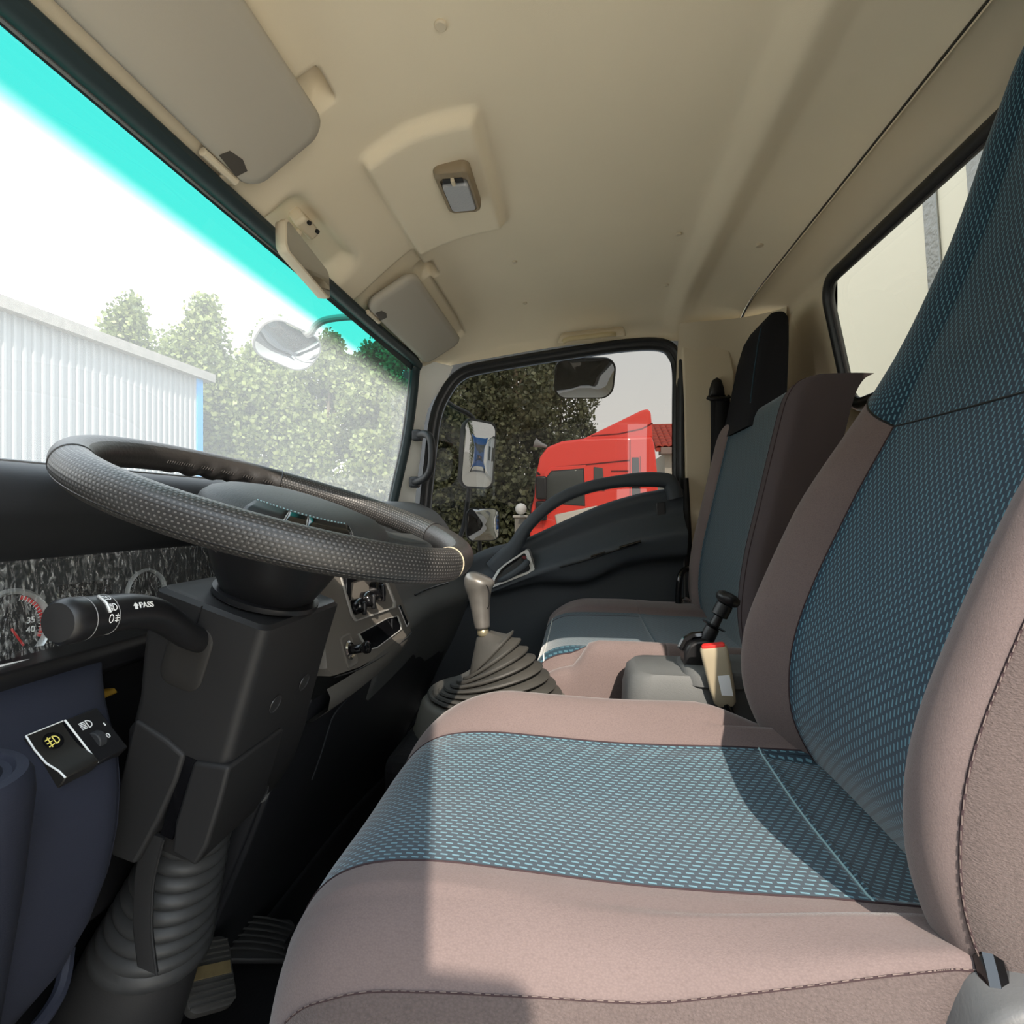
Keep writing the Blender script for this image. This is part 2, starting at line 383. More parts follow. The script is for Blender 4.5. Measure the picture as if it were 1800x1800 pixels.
# trim panel between headliner seam and the rear window
prof = cr([(-.452, .566), (-.458, .5685), (-.49, .566), (-.525, .556), (-.548, .545), (-.558, .532), (-.57, .52)], 4)
prof = [(-.452, .60)] + prof
mb = MB(); mb.loft([[(x, y, z - .03 * max(0, (abs(x - .9) - .5) / .18) ** 2) for y, z in prof] for x in [.215 + 1.37 * i / 60 for i in range(61)]], closed=False)
tag(obj('trim_1', mb, BEIGE), 'beige moulded trim strip above the back window', kind='structure')
path = [(p[0], rear_y(p[1]) + .002, p[1]) for p in inn]
win3 = tag(obj('window_3', MB().poly([(p[0], rear_y(p[1]) - .012, p[1]) for p in inn]), glass('rear_glass', (.36, .355, .335, 1), .05), smooth=False), 'clear back window of the cab', kind='structure')
obj('window_seal', MB().tube(path, .0125, 10, ex=1.1, wrap=True), RUBBER, win3)
ix = rr_pts(.548, 1.249, .248, .512, .04)
obj('seal_lip', MB().tube([(p[0], rear_y(p[1]) + .004, p[1]) for p in ix], .004, 8, wrap=True), BLACK, win3)

# rounded rear corner and B pillar, passenger side, and its mirror image on the driver side
def corner(mir):
    prf = cr([(1.592, -.285), (1.584, -.33), (1.578, -.40), (1.56, -.47), (1.515, -.535), (1.44, -.56), (1.38, -.565)], 5)
    mb = MB(); rs = []
    for z in [-.78, -.5, -.2, 0, .2, .3, .4, .45, .49, .52, .545]:
        lean = max(0, .54 - z) * .12; tk = max(0, z - .35) ** 2 * 1.6
        rs.append([((1.8 - x if mir else x) + ((tk if mir else -tk) * (x > 1.5)), y - (.09 if mir else 0) - lean * (1 - sst(-.56, -.38, y)), z) for x, y in prf])
    mb.loft(rs, closed=False); return mb
b_right = tag(obj('trim_2', corner(False), BEIGE, angle=60), 'beige B pillar and rear corner trim beside the passenger bench', kind='structure')
tag(obj('trim_3', corner(True), BEIGE, angle=60), 'beige B pillar trim behind the driver seat', kind='structure')
obj('trim_button', MB().lathe([(.004, 0), (.009, .0008), (.0105, .003), (.0105, .01)], (1.566, -.305, .487), (1, .1, 0), 16), BEIGE, b_right)

# upper B pillar cover with a soft edge
pl = [(-.292, .515), (-.30, .44), (-.305, .3), (-.31, .0), (-.315, -.3), (-.40, -.3), (-.425, .0), (-.44, .3), (-.445, .40), (-.43, .47), (-.39, .512), (-.34, .522)]
b2 = obj('pillar_cover', MB().prism([(1.572 - .25 * max(0, z - .35) ** 1.5 - .12 * max(0, -.34 - y), y, z) for y, z in pl], (.02, 0, 0)), BEIGE, b_right, bevel=.006, seg=3)

# passenger window glass and seal
WI = [(.478, -.26), (.478, -.15), (.478, -.009), (.463, .146), (.444, .292), (.416, .365), (.369, .421), (.286, .442), (.035, .474), (-.138, .491), (-.235, .489), (-.266, .465), (-.276, .42), (-.276, .31), (-.276, .103), (-.28, -.1), (-.285, -.26)]
WIs = cr(WI, 5)
SIDEG = glass('tinted_side_glass', (.14, .136, .128, 1), .07)
win2 = tag(obj('window_2', MB().poly([(1.605, y, z) for y, z in WIs]), SIDEG, smooth=False), 'grey tinted passenger door window', kind='structure')
def off2(p, d):
    out = []
    for i in range(len(p)):
        a = V(p[max(i - 1, 0)]); b = V(p[min(i + 1, len(p) - 1)]); t = (b - a).normalized(); out.append((p[i][0] + t.y * -d if False else p[i][0] - (-t.y) * d * -1, p[i][1] - t.x * d))
    return out
def offs(d):
    c = V((.1, .15)); out = []
    for i, q in enumerate(WIs):
        a = V(WIs[max(i - 1, 0)]); b = V(WIs[min(i + 1, len(WIs) - 1)]); t = (b - a).normalized(); n = V((t.y, -t.x))
        if n.dot(V(q) - c) < 0: n = -n
        out.append(tuple(V(q) + n * d))
    return out
o1 = offs(.011); o2 = offs(.024)
obj('glass_run_seal', MB().tube([(1.598, y, z) for y, z in o1], .010, 10, ex=1.0), RUBBER, win2)
obj('door_seal', MB().tube([(1.581, y, z) for y, z in o2], .009, 10), RUBBER, win2)
obj('seal_step', MB().loft([[(1.588, y, z) for y, z in o1], [(1.583, y, z) for y, z in o2]], closed=False), BLACK, win2)
mb = MB(); o3 = offs(.0); o4 = offs(.09)
mb.loft([[(1.607, y, z) for y, z in o3], [(1.62, y, z) for y, z in offs(.02)], [(1.63, y, z) for y, z in o4]], closed=False)
obj('outer_frame', mb, mat('outer_door_paint', S(70, 72, 74), .4), win2)

# windscreen
def ws_y(x, z):
    ys = .49 + (.435 - z) * .187 if z > .017 else .568 + (.017 - z) * .19
    return ys + .02 + max(0, .435 - z) * .12 * (1 - ((x - .9) / .62) ** 2)
zs = [.445 - .70 * k / 30 for k in range(31)]
wsg = MB().loft([[(x, ws_y(x, z), z) for x in [.27 + 1.26 * i / 30 for i in range(31)]] for z in zs], closed=False)
WINDG = glass('dusty_windscreen', (.78, .79, .78, 1), .05, dust=.17, dustcol=(1.0, 1.0, .97, 1), band=(.335, .395, (.014, .21, .175, 1)))
win1 = tag(obj('window_1', wsg, WINDG, angle=180), 'dusty windscreen with a turquoise shade band', kind='structure')
PL = [(1.45, .478, .441), (1.475, .487, .425), (1.490, .495, .395), (1.499, .503, .345), (1.502, .525, .207), (1.502, .568, .017), (1.502, .60, -.16)]
seal = [(.32, .478, .430), (.6, .478, .431), (.9, .478, .433), (1.2, .478, .435)] + PL
obj('windscreen_seal', MB().tube(cr(seal, 6), .012, 10, ex=1.2), FRIT, win1)
obj('seal_bead', MB().tube([(x - .004, y + .017, z - .005) for x, y, z in cr(seal, 6)], .003, 6), GREYPL, win1)
hb = MB(); hb.loft([[(x, .500, .436) for x in XS[::10]], [(x, .53, .40) for x in XS[::10]], [(x, .56, .44) for x in XS[::10]], [(x, .52, .50) for x in XS[::10]]], closed=False)
obj('frit_band', MB().loft([[(x, .482, .443) for x in XS[::10]], [(x, .497, .4205) for x in XS[::10]]], closed=False), FRIT, win1)
# A pillar trim, passenger and driver
rows = [[(1.42, .475, .455), (1.50, .468, .462), (1.585, .40, .462)], [(1.488, .497, .40), (1.54, .484, .41), (1.586, .428, .405)], [(1.500, .505, .33), (1.548, .502, .33), (1.588, .482, .33)],
        [(1.503, .527, .2), (1.552, .527, .2), (1.589, .505, .2)], [(1.503, .570, .017), (1.555, .562, .0), (1.592, .53, 0)], [(1.503, .602, -.15), (1.556, .585, -.15), (1.594, .53, -.15)], [(1.503, .62, -.3), (1.556, .6, -.3), (1.594, .53, -.3)]]
def pillar(mir):
    rr_ = [cr(r_, 5) for r_ in rows]; cols = [cr([r_[k] for r_ in rr_], 5) for k in range(len(rr_[0]))]
    return MB().loft([[((1.8 - p[0]) if mir else p[0], p[1], p[2]) for p in c_] for c_ in cols], closed=False)
apil = tag(obj('trim_4', pillar(False), PILLAR, angle=180), 'pale grey A pillar trim on the passenger side', kind='structure')
tag(obj('trim_5', pillar(True), PILLAR, angle=180), 'pale grey A pillar trim on the driver side', kind='structure')
# driver door opening: sill and outer skins that shape the daylight (out of frame, behind and beside the lens)
mb = MB().box((.19, -.44, -.2), (.06, .10, 1.2)); mb.box((.20, .56, -.2), (.08, .10, 1.3)); mb.box((.19, .1, .545), (.07, 1.05, .07)); mb.box((.2, .1, -.80), (.08, .9, .06))
tag(obj('trim_6', mb, WHITE, smooth=False, bevel=.01), 'white painted frame of the open driver doorway', kind='structure')
# floor, tunnel, bulkhead
tag(obj('floor', MB().box((.9, .05, -.83), (1.42, 1.36, .04)), FLOORM, smooth=False), 'black rubber cab floor', kind='structure')
mb = MB().box((.9, .735, -.45), (1.44, .03, .86)); 
tag(obj('wall_front', mb, BLACK, smooth=False), 'black bulkhead below the windscreen', kind='structure')
mb = MB().box((.9, -.1, -.62), (.22, .84, .44))
tag(obj('trim_7', mb, FLOORM, smooth=False, bevel=.02), 'black rubber covered engine tunnel between the seats', kind='structure')
mb = MB().box((1.625, .1, -.55), (.03, 1.4, .56)); mb.box((1.62, -.47, 0), (.03, .30, 1.1))
tag(obj('wall_right', mb, WHITE, smooth=False), 'white body side outside the passenger door', kind='structure')

# ------------------------------------------------------------------ passenger door
door = thing('door_1', 'charcoal passenger door trim with arched pull bar and silver handle bezel', 'door', (1.56, .1, -.78), kind='structure')
TOP = smooth_tab([(.56, -.30), (.47, -.245), (.40, -.185), (.30, -.125), (.20, -.098), (.145, -.078), (.034, -.026), (-.067, .017), (-.166, .047), (-.222, .058), (-.275, .066), (-.30, .066)], 6)
RIDGE = smooth_tab([(.56, -.36), (.40, -.285), (.251, -.222), (.116, -.167), (-.049, -.115), (-.177, -.073), (-.264, -.056), (-.30, -.053)], 6)
LOW = smooth_tab([(.56, -.40), (.40, -.31), (.30, -.25), (.251, -.240), (.18, -.222), (.116, -.208), (0, -.205), (-.06, -.185), (-.129, -.152), (-.2, -.137), (-.264, -.130), (-.30, -.128)], 6)
def door_col(y):
    t, r_, l = tab(TOP, y), tab(RIDGE, y), tab(LOW, y)
    k = sst(.42, .25, y) if False else 1 - sst(.26, .45, y)
    P = [(1.600, t - .03), (1.592, t + .002), (1.575, t + .006), (1.558, t - .002), (1.552, t - .015), (1.557, t - .35 * (t - r_)), (1.556, t - .55 * (t - r_)), (1.548 - .025 * k, t - .85 * (t - r_)),
         (1.535 - .038 * k, r_ + .002), (1.531 - .040 * k, r_ - .012), (1.530 - .034 * k, (r_ + l) / 2), (1.533 - .03 * k, l + .012), (1.538 - .022 * k, l), (1.553, l - .016), (1.556, l - .05), (1.556, l - .12), (1.558, -.62), (1.56, -.78)]
    return [(x, y, z) for x, z in cr(P, 3)]
obj('door_panel', MB().loft([door_col(-.30 + .86 * i / 100) for i in range(101)], closed=False), DOORP, door, angle=180)
AR = cr([(.262, -.175), (.235, -.145), (.197, -.103), (.162, -.047), (.102, .012), (.034, .053), (-.05, .080), (-.149, .094), (-.235, .094), (-.262, .082), (-.275, .04)], 6)
def arch():
    rs = []
    for i, (y, z) in enumerate(AR):
        a = V(AR[max(i - 1, 0)]); b = V(AR[min(i + 1, len(AR) - 1)]); t = (b - a).normalized(); n = V((-t.y, t.x))
        if n.dot(V((y, z)) - V((-.05, -.15))) < 0: n = -n
        wd = .020 + .012 * sst(.15, .26, y) + .004 * (1 - sst(-.2, -.1, y)); rs.append([(1.555 - .024 * p[1] / .02 - .008, y + n.x * p[0], z + n.y * p[0]) for p in [(q[0] * wd / .02 * 1.0, q[1]) for q in rrect(.036, .044, .014, 4)]])
    return MB().loft(rs, True, True, True)
obj('pull_bar', arch(), DOORP, door, angle=60)
# silver bezel of the inner handle
BZ = [(.266, -.226), (.262, -.205), (.243, -.172), (.225, -.156), (.160, -.112), (.153, -.114), (.133, -.168), (.138, -.176)]
def shrink(p, d):
    cx = sum(q[0] for q in p) / len(p); cz = sum(q[1] for q in p) / len(p)
    return [(cx + (q[0] - cx) * d, cz + (q[1] - cz) * d) for q in p]
def dx(y, z): return 1.545 - .05 * sst(-.09, -.22, z) if False else 1.540 - .035 * (1 - sst(-.225, -.12, z))
mb = MB(); i1 = [(dx(*p) - .024, *p) for p in BZ]; i2 = [(dx(*p) - .024, *p) for p in shrink(BZ, .80)]; i0 = [(dx(*p) + .01, *p) for p in shrink(BZ, 1.03)]; i3 = [(dx(*p) - .006, *p) for p in shrink(BZ, .77)]
mb.loft([i0, i1, i2, i3]); obj('handle_bezel', mb, SILVER, door, angle=30)
obj('handle_recess', MB().poly([(dx(*p) - .014, *p) for p in shrink(BZ, .8)]), BLACK, door, smooth=False)
obj('inner_handle', MB().tube(cr([(1.490, .240, -.203), (1.484, .225, -.197), (1.486, .195, -.180), (1.492, .165, -.158), (1.500, .152, -.142)], 4), [.004, .005, .006, .007, .008, .008, .0085, .009, .009, .009, .0095, .0095, .0095, .0095, .0095, .009, .006], 10, ex=.7), DOORP, door)
obj('lock_tab', MB().box((1.499, .163, -.134), (.008, .012, .010)), mat('dark_red_tab', S(96, 30, 34), .5), door, bevel=.002)
obj('door_slot', MB().prism([(1.5545, y, z) for y, z in [(-.222, .028), (-.248, .030), (-.250, -.036), (-.226, -.036)]], (.004, 0, 0)), BLACK, door, bevel=.002)
obj('armrest_slot', MB().tube([(1.488, .06, -.160), (1.486, .0, -.143), (1.486, -.08, -.116), (1.486, -.16, -.090)], .0028, 8), BLACK, door)
obj('switch_blank', MB().tube([(1.4845, -.03, -.128), (1.4835, -.07, -.115)], .003, 8), GLOSS, door)
obj('switch_blank', MB().tube([(1.4845, -.11, -.102), (1.4845, -.17, -.083)], .004, 8), GLOSS, door)
# rear jamb of the door: black rubber strip
obj('jamb_seal', MB().tube([(1.575, -.305, .10), (1.572, -.312, -.05), (1.572, -.318, -.2), (1.572, -.32, -.5)], .014, 10), RUBBER, door)
# low grab loop at the door's rear edge
tag(obj('grab_loop', MB().tube(cr([(1.46, -.27, -.36), (1.46, -.268, -.24), (1.462, -.272, -.185), (1.475, -.283, -.165), (1.50, -.30, -.16), (1.56, -.33, -.158)], 5), .0085, 12), GLOSS),
    'glossy black steel loop at the foot of the passenger bench by the door', 'grab loop')

# ------------------------------------------------------------------ things on ceiling and pillars
def visor(name, label, x0, x1, yf, zf, yr, zr, clip_at_x1, loc):
    t = thing(name, label, 'sun visor', loc, 'sun visors')
    u = V((1, 0, 0)); v_ = V((0, yr - yf, zr - zf)); L = v_.length; v_.normalize(); n = u.cross(v_)
    if n.z > 0: n = -n
    o = V(((x0 + x1) / 2, (yf + yr) / 2, (zf + zr) / 2)); W = x1 - x0
    r0 = rrect(W, L, .03, 6); r1 = rrect(W - .008, L - .008, .027, 6); r2 = rrect(W - .03, L - .03, .02, 6)
    P = lambda p, h: o + u * p[0] + v_ * p[1] + n * h
    mb = MB(); mb.loft([[P(p, -.002) for p in r1], [P(p, .002) for p in r0], [P(p, .011) for p in r0], [P(p, .016) for p in r1], [P(p, .0175) for p in r2]], True, True, True)
    obj('visor_panel', mb, VISOR, t, angle=60)
    sgn = 1 if clip_at_x1 else -1
    cx = sgn * (W / 2 - .055)
    f = frame(o + u * cx + v_ * (-L / 2 + .014) + n * .0165, u, v_)
    mb = MB(); q = [(-.020, -.006), (.016, -.010), (.020, .006), (.004, .012), (-.016, .008)]
    mb.prism([o + u * (cx + a) + v_ * (-L / 2 + .012 + b) + n * .017 for a, b in q], n * .0012)
    obj('clip_notch', mb, bpy.data.materials.get('notch_grey') or mat('notch_grey', S(74, 70, 64), .5), t, smooth=False)
    obj('visor_clip', MB().tube([o + u * (cx - .03) + v_ * (-L / 2 - .006) + n * .010, o + u * (cx + .026) + v_ * (-L / 2 - .004) + n * .012], .0055, 10), BEIGE, t)
    obj('clip_foot', MB().box(o + u * (cx + .02) + v_ * (-L / 2 - .008) + n * .004, (.018, .012, .016)), BEIGE, t, bevel=.003)
    obj('pivot_rod', MB().tube([o + u * (-cx * 1.02) + v_ * (-L / 2 + .002) + n * .008, o + u * (-cx * 1.25) + v_ * (-L / 2 - .004) + n * .004], .005, 10), BEIGE, t)
    return t
visor('sun_visor', 'wide beige sun visor above the steering wheel, with notch and clip', .26, .655, .458, .452, .345, .53, True, (.46, .40, .45))
visor('sun_visor', 'beige sun visor on the passenger side beyond the interior mirror', 1.045, 1.475, .462, .450, .352, .515, False, (1.26, .40, .45))
# interior mirror
t = thing('interior_mirror', 'small pale interior mirror on a bracket at the windscreen header', 'mirror', (.80, .455, .41))
f = frame((.803, .452, .418), (.98, .03, -.12), (.10, .10, .95))   # a along the mirror, b up, c towards windscreen / rear
rr0 = rrect(.150, .056, .012, 6)
nn = f(0, 0, 1) - f(0, 0, 0); sg = -1 if nn.y > 0 else 1
mb = MB().loft([[f(a * .80, b * .7, -sg * .018) for a, b in rr0], [f(a * .97, b * .95, -sg * .014) for a, b in rr0], [f(a, b, -sg * .004) for a, b in rr0], [f(a, b, sg * .003) for a, b in rr0], [f(a * .96, b * .92, sg * .004) for a, b in rr0]], True, True, True)
obj('housing', mb, BEIGE, t, angle=60)
obj('mirror_face', MB().prism([f(a * .95, b * .9, sg * .0042) for a, b in rr0], nn * sg * .0006), MIRROR, t, smooth=False)
obj('ball_stem', MB().tube(cr([f(-.01, .0, -sg * .012), f(-.005, .02, -sg * .016), (.80, .468, .462), (.80, .458, .480)], 4), .006, 10), BEIGE, t)
obj('bracket', MB().box((.800, .458, .483), (.052, .022, .034), Matrix.Rotation(R(-35), 3, 'X')), BEIGE, t, bevel=.006, seg=3)
for dx_ in (-.013, .013): obj('screw', MB().lathe([(.0, 0), (.0035, 0), (.0035, .004)], (.80 + dx_, .4415, .4745), (0, -.8, -.55), 10), BLACK, t)
# dome lamp
t = thing('dome_lamp', 'small beige dome lamp with frosted lens on the ceiling pad', 'lamp', (.87, .21, .575))
zc = ceil_z(.87, .21)
f = frame((.872, .211, zc), (1, 0, 0), (0, 1, 0))
A = rrect(.118, .062, .012, 5); B = rrect(.108, .054, .010, 5)
obj('lamp_housing', MB().loft([[f(a, b, .002) for a, b in A], [f(a, b, -.008) for a, b in A], [f(a * .98, b * .96, -.014) for a, b in A], [f(a * .94, b * .9, -.016) for a, b in A],
    [f(-.008 + a * .80 + .014, b * .76, -.0155) for a, b in A], [f(-.008 + a * .80 + .014, b * .76, -.008) for a, b in A]], True, True, True), mat('dome_lamp_plastic', S(138, 122, 98), .5, .4), t, angle=40)
obj('lens', MB().loft([[f(.012 + a * .70, b * .86, -.006) for a, b in B], [f(.012 + a * .70, b * .86, -.0145) for a, b in B], [f(.012 + a * .66, b * .8, -.018) for a, b in B]], True, True, True), LENS, t, angle=50)
obj('switch', MB().box(f(-.036, .0, -.017), (.014, .006, .008)), BEIGE, t, bevel=.001)
obj('switch_slot', MB().box(f(-.036, .0, -.0158), (.012, .034, .001)), BLACK, t)
# folding grip over the passenger door
t = thing('roof_grip', 'slim beige folding grip above the passenger window', 'grip', (1.53, -.03, .50))
obj('grip_recess', MB().prism([(1.52, y, z) for y, z in ((.07, .497), (.055, .522), (-.125, .533), (-.135, .510))], (.03, 0, .02)), BEIGE, t, bevel=.006)
obj('grip_bar', MB().tube(cr([(1.520, .05, .503), (1.512, .03, .508), (1.511, -.03, .512), (1.513, -.085, .517), (1.52, -.10, .519)], 4), .008, 10, ex=.7), mat('grip_plastic', S(188, 172, 134), .5, .3), t)
# A pillar grab handle
t = thing('assist_grip', 'dark grey D shaped grab handle on the passenger A pillar', 'handle', (1.48, .47, .09))
hp = [(1.515, .495, .232), (1.492, .478, .233), (1.472, .455, .231), (1.462, .437, .215), (1.460, .432, .17), (1.464, .438, .125), (1.474, .456, .102), (1.494, .488, .092), (1.52, .512, .091)]
obj('grip', MB().tube(cr(hp, 6), .0115, 12), mat('dark_grey_handle', S(36, 38, 40), .5, .4), t)
obj('mount', MB().box((1.506, .492, .233), (.03, .03, .034)), mat('dark_grey_mount', S(40, 42, 44), .5, .4), t, bevel=.007, seg=3)
obj('mount', MB().box((1.512, .502, .091), (.03, .03, .034)), bpy.data.materials['dark_grey_mount'], t, bevel=.007, seg=3)
# seat belt on the B pillar
t = thing('seat_belt', 'black seat belt hanging from its anchor on the passenger B pillar', 'seat belt', (1.545, -.39, -.1))
obj('anchor_cover', MB().loft([[(1.555 - h, -.392 + a * k, .362 + b * k) for a, b in [(-.022, -.03), (.022, -.03), (.02, -.005), (.012, .02), (0, .028), (-.012, .02), (-.02, -.005)]] for h, k in ((-.02, 1), (.008, 1), (.016, .85), (.018, .5))], True, True, True), BLACK, t, angle=60)
obj('belt_guide', MB().tube([(1.533, -.362, .330), (1.530, -.37, .324), (1.530, -.415, .324), (1.533, -.422, .330)], .006, 10), BLACK, t)
bl = [(1.536, -.392, .335), (1.537, -.393, .2), (1.535, -.388, .05), (1.530, -.375, -.1), (1.525, -.36, -.22)]
mb = MB(); pth = cr(bl, 6); mb.loft([[(x, y + .021, z), (x - .003, y + .007, z), (x - .003, y - .007, z), (x, y - .021, z)] for x, y, z in pth], closed=False); obj('webbing', mb, BELT, t, solid=.0016)
mb = MB(); pth = cr([(1.533, -.405, .33), (1.528, -.40, .2), (1.522, -.385, .0), (1.518, -.365, -.2)], 6); mb.loft([[(x, y + .020, z), (x - .002, y, z), (x + .004, y - .02, z)] for x, y, z in pth], closed=False); obj('webbing', mb, BELT, t, solid=.0016)
obj('belt_stop', MB().lathe([(.002, 0), (.005, .001), (.005, .005)], (1.532, -.383, .02), (-1, 0, 0), 12), BLACK, t)
# ================================================================== steering wheel, column, dash
TA = R(18.1); WC = V((.573, .3394, .0068)); WB = V((0, math.cos(TA), math.sin(TA))); WD = V((0, math.sin(TA), -math.cos(TA))); WX = V((1, 0, 0))
def W(x, b, a=0): return WC + WX * x + WB * b + WD * a      # x across, b forward, a down the column
RW, RT = .2066, .0172
wheel = thing('steering_wheel', 'black leather steering wheel with perforated grips, tilted towards the driver', 'steering wheel', tuple(W(0, 0, .09)))
def rim(a0, a1, n, r0, scallop=False, bulge=0):
    rings = []; uvs = []; m = 28
    for i in range(n + 1):
        th = R(a0 + (a1 - a0) * i / n); c = math.cos(th); s = math.sin(th); ring = []; uv = []
        for k in range(m + 1):
            ph = 2 * math.pi * k / m - math.pi / 2 - .6; rr = r0
            low = max(0, math.sin(ph) * .8 - math.cos(ph) * .5)          # underside, inner
            if scallop: rr += low * .0022 * math.cos(th * 42) * sst(R(6), R(14), th)
            rr += bulge * max(0, math.sin(ph)) * .003
            x = (RW + rr * math.cos(ph)); ring.append(W(x * s, x * c, rr * math.sin(ph) * 1.04)); uv.append((th * RW, k / m * 2 * math.pi * r0))
        rings.append(ring); uvs.append(uv)
    return rings, uvs
def rim_part(name, a0, a1, r0, mt, scallop=False, bulge=0, label=None):
    n = max(6, int(abs(a1 - a0) * .9)); rg, uv = rim(a0, a1, n, r0, scallop, bulge)
    mb = MB(); mb.loft(rg, closed=False, uvs=uv); return obj(name, mb, mt, wheel, angle=180, label=label)
rim_part('perforated_grip', -174, -56, RT, PERF, bulge=.6, label='near grip of perforated black leather')
rim_part('perforated_grip', 52, 130, RT * .985, PERF, label='far grip of perforated black leather')
rim_part('rim_leather', -56, 52, RT * 1.0, LEATHER, scallop=True)
rim_part('rim_leather', 130, 186, RT * 1.005, LEATHER)
def seam(th, r0):
    th = R(th); return [W((RW + r0 * math.cos(p)) * math.sin(th), (RW + r0 * math.cos(p)) * math.cos(th), r0 * math.sin(p) * 1.04) for p in [2 * math.pi * k / 28 for k in range(28)]]
for a, mt in ((-174, BUCKLE), (-56, BLACK), (52, BLACK), (130, BLACK)): obj('grip_seam', MB().tube(seam(a, RT * 1.008), .0009, 6, wrap=True), mt, wheel)
# long seams on the near grip and stitches on the far rim
def along(a0, a1, ph, r0, n=60): return [W((RW + r0 * math.cos(ph)) * math.sin(R(a)), (RW + r0 * math.cos(ph)) * math.cos(R(a)), r0 * math.sin(ph) * 1.04) for a in [a0 + (a1 - a0) * i / n for i in range(n + 1)]]
obj('grip_seam', MB().tube(along(-172, -58, R(38), RT * 1.03), .0009, 6), BLACK, wheel)
mb = MB()
for i in range(44):
    a = 4 + 46 * i / 44
    mb.tube([along(a, a + .01, R(168), RT * 1.02, 1)[0], along(a + .45, a + .46, R(181), RT * 1.02, 1)[0]], .00045, 4)
obj('rim_stitching', mb, mat('grey_stitch', S(70, 68, 66), .8), wheel, kind='stuff')
# hub underside
def ell(rx, rb, a, n=36, sh=0, e=2.4):
    out = []
    for k in range(n):
        t = 2 * math.pi * k / n; c, s = math.cos(t), math.sin(t); q = (abs(c) ** e + abs(s) ** e) ** (-1 / e); out.append(W(rx * c * q, rb * s * q + sh, a))
    return out
mb = MB().loft([ell(.040, .040, .118), ell(.052, .050, .108), ell(.066, .060, .085), ell(.082, .070, .058), ell(.096, .080, .034), ell(.102, .086, .022), ell(.098, .083, .016)], True, True, True)
obj('hub_shell', mb, BLACK, wheel, angle=180)
# airbag pad: domed cover
mb = MB().loft([ell(.096, .098, .024, sh=-.012), ell(.102, .104, .015, sh=-.012), ell(.100, .102, .006, sh=-.012), ell(.093, .095, -.002, sh=-.012), ell(.080, .083, -.0075, sh=-.011), ell(.058, .062, -.0115, sh=-.009), ell(.03, .034, -.0135, sh=-.008), ell(.005, .005, -.0140, sh=-.008)], True, True, True)
pad = obj('hub_pad', mb, HUB, wheel, angle=180)
# spokes
def spoke(th, w0, w1, h):
    th = R(th); dv = WX * math.sin(th) + WB * math.cos(th); tv = WX * math.cos(th) - WB * math.sin(th); rs = []
    for r_, wd, up, t in ((.055, w0 * 1.15, -.010, .022), (.085, w0, -.004, .020), (.12, (w0 + w1) / 2, .004, .016), (.155, w1, .006, .014), (.185, w1 * 1.05, .003, .014), (.202, w1 * 1.2, .001, .012)):
        ring = []
        for p, q in rrect(wd, t, t * .42, 4): ring.append(WC + dv * r_ + tv * p + WD * (up + h + q))
        rs.append(ring)
    return MB().loft(rs, True, True, True)
for th in (128, -128): obj('spoke', spoke(th, .085, .058, .014), HUB, wheel, angle=60)
# horn buttons along the near edge of the pad
for i, (t0, t1) in enumerate(((176, 200), (201, 212), (213, 240))):
    rs = []
    for t in [t0 + (t1 - t0) * k / 8 for k in range(9)]:
        c, s = math.cos(R(t)), math.sin(R(t)); e = 2.4; q = (abs(c) ** e + abs(s) ** e) ** (-1 / e)
        rs.append([W(.104 * c * q, .106 * s * q - .012, .015), W(.1025 * c * q, .1045 * s * q - .012, .006), W(.096 * c * q, .098 * s * q - .012, -.001), W(.085 * c * q, .088 * s * q - .0115, -.0068)])
    obj('horn_button', MB().loft(rs, closed=False), GLOSS if i else BLACK, wheel, angle=60, solid=.002)
    e_ = rs[-1]; obj('button_edge', MB().tube(cr(e_, 4), .0009, 6), SILVER, wheel)
e_ = [(.106 * (lambda c, s: c * (abs(c) ** 2.4 + abs(s) ** 2.4) ** (-1 / 2.4))(math.cos(R(196)), math.sin(R(196))))]
mb = MB()
for k in range(26):
    t = 176 + 64 * k / 26; pts = []
    for tt in (t, t + 1.1):
        c, s = math.cos(R(tt)), math.sin(R(tt)); q = (abs(c) ** 2.4 + abs(s) ** 2.4) ** (-1 / 2.4); pts.append(W(.082 * c * q, .085 * s * q - .0112, -.0082))
    mb.tube(pts, .0007, 4)
obj('pad_stitching', mb, STITCHL, wheel, kind='stuff')

# ------------------------------------------------------------------ column shroud
shroud = thing('column_shroud', 'dark grey plastic steering column shroud with recessed screw holes', 'column cover', tuple(W(0, .02, .40)))
def sring(a, x0, x1, b0, b1, r=.012):
    cx, cb = (x0 + x1) / 2 - .573, (b0 + b1) / 2
    return [W(cx + p, cb + q, a) for p, q in rrect(x1 - x0, b1 - b0, r, 5)]
mb = MB().loft([sring(.118, .502, .644, -.046, .066, .01), sring(.115, .494, .652, -.054, .074), sring(.119, .489, .656, -.058, .078), sring(.17, .489, .656, -.0585, .076), sring(.20, .489, .657, -.059, .070), sring(.235, .489, .658, -.060, .062), sring(.262, .488, .658, -.061, .060),
    sring(.29, .489, .658, -.064, .048), sring(.335, .494, .656, -.063, .042), sring(.375, .500, .652, -.055, .036), sring(.392, .503, .648, -.046, .032)], True, True, True)
obj('shroud_body', mb, SHROUD, shroud, angle=30)
